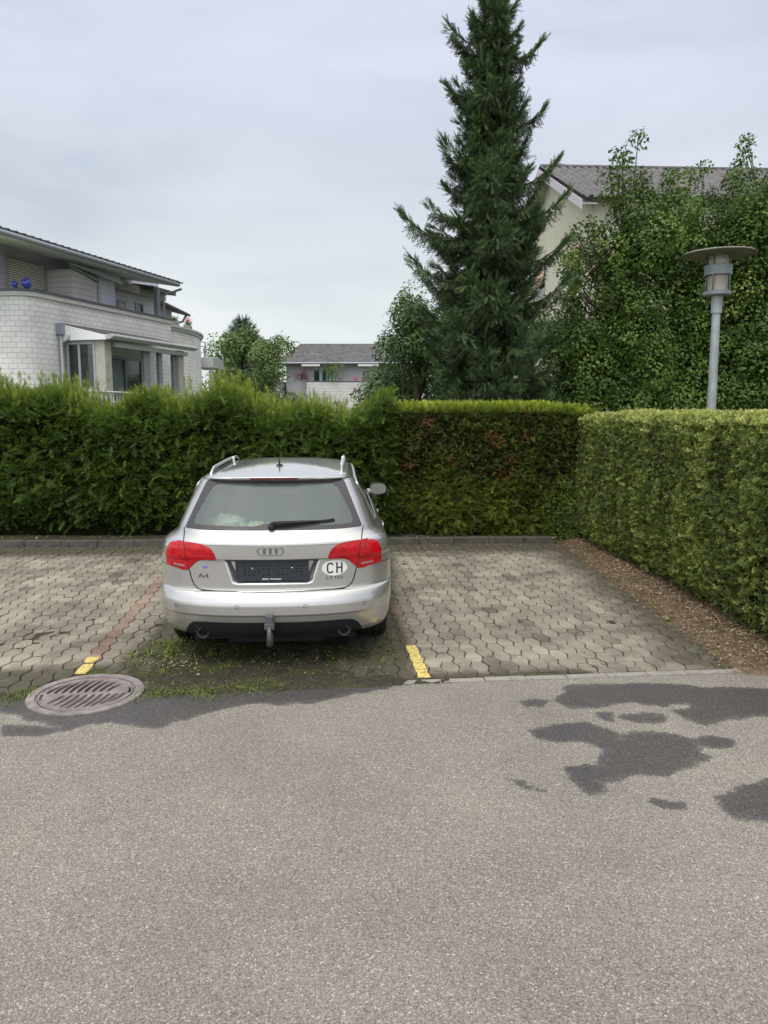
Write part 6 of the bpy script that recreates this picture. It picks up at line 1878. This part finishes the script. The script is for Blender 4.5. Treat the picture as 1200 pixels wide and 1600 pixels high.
    m.b2(0.17, 0.94, 1.51, 1.58, 3.66, 3.74); m.b2(0.17, 0.94, 1.51, 1.58, 2.42, 2.50)
    sg = m.build('side_glazing', WINF, root)
    GL2 = glassmat('bay_glass', (0.55, 0.62, 0.6), 0.92, 0.02, 1.5)
    for a, b in ((0.17, 0.47), (0.53, 0.94)):
        m = MB(); m.b2(a, b, 1.54, 1.55, 2.50, 3.66); m.build('pane', GL2, sg)
    m = MB(); m.b2(0.05, 1.1, 1.5, 1.6, 1.2, 2.42); m.build('sill_wall', CONC, root)
    for s0, s1 in ((3.53, 3.86), (4.36, 4.55), (5.20, 5.36)):
        m = MB(); m.b2(1.12, 1.22, s0, s1, 1.3, 3.62); m.build('folded_glazing', GREYM, root)
    m = MB(); m.b2(0.0, 1.7, 1.4, 6.0, 1.1, 1.3); m.build('bay_floor', CONC, root)
    # garden door and window on the main wall inside the bay
    m = MB()
    for s in (2.0, 3.3, 4.35, 5.25): m.b2(0.01, 0.06, s - .035, s + .035, 1.3, 3.42)
    m.b2(0.01, 0.06, 2.0, 5.25, 3.42, 3.48); gd = m.build('garden_door', GREYM, root)
    m = MB(); m.b2(0.005, 0.02, 2.04, 5.2, 1.3, 3.42); m.build('pane', DGL, gd)
    m = MB()
    for s in np.arange(2.1, 4.25, 0.07): m.tube([(0.032, s, 1.3), (0.032, s, 3.4)], 0.024, 5)
    m.build('curtain', CURT, gd)
    m = MB(); m.tube([(1.62, -0.35, 2.36), (1.62, 5.9, 2.36), (0.1, 5.95, 2.36)], 0.028, 8); m.tube([(1.62, -0.35, 2.10), (1.62, 5.9, 2.10)], 0.022, 8); m.tube([(0.1, -.35, 2.36), (1.62, -.35, 2.36)], .028, 8)
    for s in np.arange(-0.3, 5.95, 0.14): m.tube([(1.62, s, 1.2), (1.62, s, 2.36)], 0.010, 5)
    m.build('railing', LGREY, root, smooth=True)
    # neighbouring rounded wing
    r2 = empty('apartment_building', (-16.96, 32.95, 0)); tag(r2, 'rounded block-walled wing with red flowers on its parapet, beyond the glazed bay', 'building')
    def wl_(x, y): return (x + 16.96, y - 32.95)
    pth = [(9.0 * math.cos(a), 9.0 * math.sin(a)) for a in np.linspace(-R(42), R(60), 60)]
    pth = [(1.0, pth[0][1])] + pth
    wall('wall', pth, 0, 4.98, BLOCK, r2)
    m = MB(); q = [(9.0 * math.cos(a), 9.0 * math.sin(a)) for a in np.linspace(-R(42), R(60), 60)]
    V_ = []
    for (x, y) in q:
        u = Vector((x, y)).normalized()
        for rr, z in ((8.8, 4.98), (9.07, 4.98), (9.07, 5.08), (9.14, 5.08), (9.14, 5.16), (8.8, 5.16)): V_.append((u.x * rr, u.y * rr, z))
    m.add(V_, [(6 * i + j, 6 * i + (j + 1) % 6, 6 * i + 6 + (j + 1) % 6, 6 * i + 6 + j) for i in range(59) for j in range(6)]); m.build('coping', LGREY, r2)
    A_ = wl_(-8.95, 28.0); B_ = wl_(-8.95, 33.2)
    wall('upper_wall', [A_, B_, wl_(-13, 33.2)], 4.9, 6.2, SIDING, r2)
    x0, y0 = wl_(-8.45, 28.8); x1, y1 = wl_(-8.45, 34.0)
    V0 = [(x0, y0, 6.02), (x1, y1, 6.02), (x1 - 5, y1, 7.3), (x0 - 5, y0, 7.3)]
    m = MB(); m.add(V0 + [(a, b, c_ - .13) for a, b, c_ in V0], [(0, 1, 2, 3), (7, 6, 5, 4), (0, 4, 5, 1), (1, 5, 6, 2), (2, 6, 7, 3), (3, 7, 4, 0)]); m.tube([(x0 + .04, y0, 5.93), (x1 + .04, y1, 5.93)], .06, 8)
    m.build('roof', TILE, r2)
    m = MB(); m.tube([(x1 - .02, y1 - .3, 5.9), (x1 - .15, y1 - .4, 5.62), (x1 - .5, y1 - .6, 5.5), (x1 - .52, y1 - 1.1, 4.9)], 0.05, 8); m.build('downpipe', GREYM, r2, smooth=True)
    x, y = wl_(-8.15, 35.9)
    for i, a in enumerate((-R(15.6),)):
        cx_, cy_ = 9.0 * math.cos(a), 9.0 * math.sin(a)
        mbx = MB(); mbx.box((cx_, cy_, 2.95), (0.08, 0.8, 1.5), a); wdw = mbx.build('window', WINF, r2)
        m = MB()
        for k in range(12): m.box((cx_ + .05 * math.cos(a), cy_ + .05 * math.sin(a), 2.45 + k * .09), (0.02, 0.62, 0.05), a)
        m.build('blind', GREYM, wdw)
    x, y = wl_(-9.3, 38.0)
    m = MB(); m.b2(x, x + .98, y, y + 2.5, 3.93, 4.42); b_ = m.build('balcony', LGREY, r2)
    for xx in (0.18, 0.76):
        m = MB(); m.b2(x + xx, x + xx + .16, y + .1, y + .3, 0, 3.93); m.build('pillar', CONC, r2)
    m = MB(); m.tube([(x - .5, y + .1, 5.15), (x + .62, y + .1, 5.15)], .03, 6); m.tube([(x - .5, y + .1, 4.95), (x + .62, y + .1, 4.95)], .03, 6)
    for xx in (0.1, 0.35, 0.6): m.tube([(x + xx, y + .1, 4.42), (x + xx, y + .1, 5.15)], .03, 6)
    m.build('balcony_rail', GREYM, b_)
    # flowers on the parapet
    POT = mat('pot', (0.30, 0.28, 0.25), 0.8)
    for i, (x, y, lab) in enumerate([(-8.22, 30.9, 'grey flower trough on the rounded parapet, left one, faded plants'), (-8.06, 32.3, 'flower trough with bright red geraniums on the rounded parapet')]):
        e = empty('flower_trough', (x, y, 5.16), R(90)); tag(e, lab, 'flower pot')
        m = MB(); m.prism([(-.3, -.1), (.3, -.1), (.33, .1), (-.33, .1)], 0, .16); m.build('trough', POT, e)
        r = np.random.default_rng(i + 70); n = 60
        P = np.stack([r.uniform(-.28, .28, n), r.normal(0, .05, n), .16 + r.uniform(0, .16, n)], -1)
        V, F, A = scatter(LC[0][0], LC[0][1], P, frames(r.normal(0, 1, (n, 3)), r.normal(0, 1, (n, 3)) + [0, 0, 1]), r.uniform(.08, .12, n), r.uniform(.3, .9, n), LC[0][2])
        npmesh('leaves', V, F, MATS['pale_leaf'], e, var=A)
        if i == 1:
            n = 30; P = np.stack([r.uniform(-.28, .28, n), r.normal(0, .06, n), .3 + r.uniform(0, .16, n)], -1)
            V, F, A = scatter(LC[1][0], LC[1][1], P, frames(r.normal(0, 1, (n, 3)), r.normal(0, 1, (n, 3))), r.uniform(.07, .1, n), r.uniform(.3, .9, n), LC[1][2])
            npmesh('blossom', V, F, mat('red_petal', (0.75, 0.05, 0.09), 0.6), e)
    BLUE = mat('blue_glaze', (0.035, 0.05, 0.42), 0.25, coat=.5, noise=(12, .4))
    for (x, y, rr, lab) in ((-9.42, 20.18, .085, 'smaller blue ball ornament on the parapet in front of the blinds'), (-9.17, 20.30, .125, 'larger blue ball ornament on the parapet in front of the blinds')):
        m = MB(); m.lathe([(0, 0), (rr * .5, 0.0), (rr * .85, rr * .45), (rr, rr), (rr * .87, rr * 1.5), (rr * .5, rr * 1.86), (rr * .15, rr * 2.0), (rr * .12, rr * 2.15), (0, rr * 2.2)], 24)
        o = m.build('ball_ornament', BLUE, None, smooth=True); o.location = (x, y, 4.985); tag(o, lab, 'ornament')
build_apartment()

def roof_tiles(name, O, U, W_, nu, nv, m, parent, step=0.035, wave=0.03, wp_=0.30):
    """pantiled slope: O corner at the ridge, U along the ridge, W_ down the slope; stepped courses"""
    O, U, W_ = map(lambda q: np.array(q, float), (O, U, W_))
    n = np.cross(W_, U); n /= np.linalg.norm(n); n = n if n[2] > 0 else -n
    Lu = np.linalg.norm(U); us = np.linspace(0, 1, nu)
    V = []; 
    vs = []
    for j in range(nv):
        vs += [(j / nv, 0.0), ((j + 1) / nv - 1e-4, step)]
    for v, h in vs:
        for u in us:
            V.append(O + U * u + W_ * v + n * (h + wave * math.cos(2 * PI * u * Lu / wp_)))
    return npmesh(name, V, gridfaces(len(vs), nu), m, parent)
def build_middle_house():
    root = empty('detached_house', (-3, 60, 0)); tag(root, 'distant grey-tiled house with balcony seen above the hedge tips', 'house')
    wl = mat('lilac_render', (0.50, 0.50, 0.54), 0.85); wt = mat('white_render', (0.60, 0.60, 0.60), 0.85)
    m = MB(); m.b2(-4.6, 6.5, 0.6, 8.5, 0, 5.5); m.build('wall', wl, root)
    wall('balcony_wall', [(-2.75, 3), (-2.75, -0.6), (1.9, -0.6), (1.9, 3)], 0, 3.95, blockmat('white_block', (0.62, 0.62, 0.61), (0.57, 0.57, 0.57), (0.42, 0.42, 0.42), .5, .25, .015), root, thick=.2)
    m = MB(); m.b2(-2.95, 2.05, -0.72, 3, 3.95, 4.06); m.build('balcony_coping', CAP, root)
    m = MB(); m.b2(-6.6, -4.8, -0.6, 3, 0, 3.95); m.b2(-6.7, -4.75, -0.75, 3, 3.951, 4.05); m.build('side_wall', wt, root)
    tm = mat('far_tile', (0.19, 0.19, 0.195), 0.8, noise=(2.2, .5))
    # hip roof
    e = [(-5.35, -0.2, 5.48), (7.2, -0.2, 5.48), (7.2, 9.3, 5.48), (-5.35, 9.3, 5.48)]; r0 = (-3.75, 4.5, 7.25); r1 = (7.2, 4.5, 7.25)
    m = MB(); m.add(e + [r0, r1], [(0, 1, 5, 4), (2, 3, 4, 5), (3, 0, 4), (1, 2, 5), (0, 3, 2, 1)]); rf = m.build('roof', tm, root)
    # course lines as real stepped tiles on the front slope
    V = []; F = []; nv = 15
    mb = MB()
    for j in range(nv):
        t0, t1 = j / nv, (j + 1) / nv + .012
        x0a = -3.75 + (-1.6) * t0; x0b = -3.75 + (-1.6) * t1
        y0, y1 = 4.5 - 4.7 * t0, 4.5 - 4.7 * t1; z0, z1 = 7.25 - 1.77 * t0 + .03, 7.25 - 1.77 * t1 + .09
        k = 70
        for i in range(k):
            u0, u1 = i / k, (i + .93) / k
            xa, xb = x0a + (7.2 - x0a) * u0, x0a + (7.2 - x0a) * u1; xc, xd = x0b + (7.2 - x0b) * u0, x0b + (7.2 - x0b) * u1
            h = 0.03 * random.random()
            mb.add([(xa, y0, z0), (xb, y0, z0), (xd, y1, z1 + h), (xc, y1, z1 + h), (xd, y1, z1 - .08), (xc, y1, z1 - .08)], [(0, 1, 2, 3), (3, 2, 4, 5)])
    mb.build('front_tiles', tm, rf)
    m = MB(); m.tube([(-5.4, -.3, 5.42), (7.2, -.3, 5.42)], .08, 8); m.build('gutter', GREYM, rf)
    m = MB(); m.b2(2.3, 2.36, 0.9, .96, 5.9, 6.6); m.build('roof_vent', CAP, rf)
    def fw(x0, x1, z0, z1, d, curt):
        m = MB(); f = .06; y = 0.55
        m.b2(x0, x0 + f, y, y + .08, z0, z1); m.b2(x1 - f, x1, y, y + .08, z0, z1); m.b2(x0 + f, x1 - f, y, y + .08, z1 - f, z1); m.b2(x0 + f, x1 - f, y, y + .08, z0, z0 + f)
        for k in range(1, d): xx = x0 + (x1 - x0) * k / d; m.b2(xx - .03, xx + .03, y, y + .08, z0 + f, z1 - f)
        w_ = m.build('window', mat('white_frame', (.6, .6, .6), .6) if 'white_frame' not in MATS else MATS['white_frame'], root)
        m = MB(); m.b2(x0 + f, x1 - f, y + .03, y + .045, z0 + f, z1 - f); m.build('pane', DGL, w_)
        if curt:
            m = MB(); m.b2(x0 + (x1 - x0) * .30, x0 + (x1 - x0) * .45, y + .012, y + .028, z0 + f, z1 - f); m.b2(x0 + (x1 - x0) * .75, x0 + (x1 - x0) * .9, y + .012, y + .028, z0 + f, z1 - f); m.build('curtain', mat('teal_curtain', (.30, .50, .48), .8), w_)
    fw(-2.5, -0.9, 3.4, 5.15, 3, True); fw(1.25, 1.9, 3.6, 5.0, 1, False)
    m = MB(); m.b2(-3.3, -1.9, -.35, .5, 5.18, 5.34); m.build('awning_box', wt, root)
    m = MB(); m.b2(1.0, 2.6, -.35, .5, 5.18, 5.34); m.build('awning_box', wt, root)
    def plant(x, y, z, n, sx, sz, m_, nm, lab, cat, cs=.16, seed=1):
        e = empty(nm, (x, y, z)); tag(e, lab, cat); r = np.random.default_rng(seed)
        P = np.stack([r.normal(0, sx, n), r.normal(0, sx * .5, n), np.abs(r.normal(sz, sz * .5, n))], -1)
        V, F, A = scatter(LC[0][0], LC[0][1], P, frames(r.normal(0, 1, (n, 3)), r.normal(0, 1, (n, 3)) + [0, -.5, .5]), r.uniform(cs * .7, cs * 1.2, n), r.uniform(.2, .9, n), LC[0][2])
        npmesh('foliage', V, F, m_, e, var=A)
        m = MB(); m.tube([(0, 0, 0), (0, 0, sz * 1.3)], .025, 6); m.build('stem', MATS['bark'], e)
    leafmat('red_leaf', [(0, (.06, .02, .03)), (1, (.20, .06, .08))], .1)
    leafmat('flower_red', [(0, (.5, .03, .05)), (1, (.8, .08, .12))], .1)
    plant(-6.25, 59.6, 4.05, 90, .35, .45, MATS['red_leaf'], 'potted_shrub', 'dark red leaved shrub on the balcony left of the teal curtained window', 'plant', .2, 1)
    plant(-3.9, 59.3, 4.05, 160, .42, .75, MATS['pale_leaf'], 'climbing_plant', 'tall leafy green plant on the balcony right of the teal curtained window', 'plant', .22, 2)
    plant(-2.1, 59.3, 4.05, 26, .18, .18, MATS['flower_red'], 'flower_pot', 'red flowers at the right end of the balcony parapet', 'flower pot', .14, 3)
build_middle_house()

def build_right_house():
    root = empty('apartment_block', (6.7, 32, 0), R(3)); tag(root, 'cream gabled block with grey corrugated roof behind the maples', 'building')
    cr = mat('cream_render', (0.60, 0.585, 0.46), 0.85, noise=(1.0, .12))
    W_, E, H, Ln = 5.2, 9.0, 11.35, 17.0
    V_ = [(0, -W_, 0), (0, W_, 0), (0, W_, E), (0, 0, H - .12), (0, -W_, E), (Ln, -W_, 0), (Ln, W_, 0), (Ln, W_, E), (Ln, 0, H - .12), (Ln, -W_, E)]
    m = MB(); m.add(V_, [(0, 1, 2, 3, 4), (9, 8, 7, 6, 5), (0, 4, 9, 5), (1, 6, 7, 2)]); m.build('wall', cr, root)
    ct = mat('corrugated_sheet', (0.135, 0.13, 0.135), 0.9, noise=(3, .5, (.06, .06, .06)))
    sl = (H - E) / W_
    for s in (-1, 1):
        xs = np.arange(-0.55, Ln + .5, 0.045); us = np.linspace(0, 1, 14)
        V = []
        for i, u in enumerate(us):
            for x in xs: V.append((x, s * (W_ + .6) * u, H + .06 - sl * (W_ + .6) * u + 0.05 * math.sin(2 * PI * x / 0.30)))
        o = npmesh('roof_sheet', V, gridfaces(len(us), len(xs)), ct, root, smooth=True); o.modifiers.new('t', 'SOLIDIFY').thickness = 0.03
    m = MB()
    for s in (-1, 1):
        for k in range(1):
            a = Vector((-0.58, 0, H - .02)); b = Vector((-0.58, s * (W_ + .62), H - .02 - sl * (W_ + .62)))
            V_ = [a, b, b + Vector((0, 0, -.30)), a + Vector((0, 0, -.30))]; V2 = [v + Vector((.04, 0, 0)) for v in V_]
            m.add([tuple(v) for v in V_ + V2], [(0, 1, 2, 3), (7, 6, 5, 4), (0, 4, 5, 1), (1, 5, 6, 2), (2, 6, 7, 3), (3, 7, 4, 0)])
            # soffit under the verge
            V_ = [(-.54, 0, H - .16), (-.54, s * (W_ + .6), H - .16 - sl * (W_ + .6)), (-.003, s * (W_ + .6), H - .16 - sl * (W_ + .6)), (-.003, 0, H - .16)]
            m.add(V_, [(0, 1, 2, 3)])
    m.build('barge_board', mat('lilac_board', (.50, .48, .52), .7), root)
    m = MB(); m.tube([(-.5, 0, H + .10), (Ln + .4, 0, H + .10)], .09, 8); m.build('ridge', ct, root)
    # gable windows with orange blinds
    fr = mat('gable_window_frame', (.55, .55, .52), .6); ob = mat('orange_blind', (.62, .25, .16), .7); pk = mat('pink_blind', (.62, .38, .34), .7)
    for (y, z, mt) in ((-3.6, 7.0, pk), (-3.6, 4.4, ob), (1.2, 7.0, pk)):
        m = MB(); m.b2(-.06, 0.0, y - .75, y + .75, z - .7, z + .8); w_ = m.build('window', fr, root)
        m = MB(); m.b2(-.075, -.062, y - .68, y + .68, z - .62, z + .1); m.build('pane', DGL, w_)
        m = MB(); 
        V_ = [(-.07, y - .72, z + .75), (-.07, y + .72, z + .75), (-.22, y + .72, z + .0), (-.22, y - .72, z + .0)]
        m.add(V_ + [(a, b, c - .03) for a, b, c in V_], [(0, 1, 2, 3), (7, 6, 5, 4), (0, 4, 5, 1), (1, 5, 6, 2), (2, 6, 7, 3), (3, 7, 4, 0)]); m.build('awning', mt, w_)
    r2 = empty('garage', (14.6, 28.5, 0)); tag(r2, 'low white garage glimpsed under the maples at the right edge', 'building')
    m = MB(); m.b2(-2.2, 4, 0, 5, 0, 2.6); m.build('wall', MATS['white_render'], r2)
    m = MB(); m.b2(-2.5, 4.2, -.4, 5.3, 2.6, 2.8); m.build('roof', CAP, r2)
    for x in (-1.5, 0.2):
        m = MB(); m.b2(x, x + 1.1, -.04, 0.0, 1.3, 2.3); m.build('window', DGL, r2)
build_right_house()
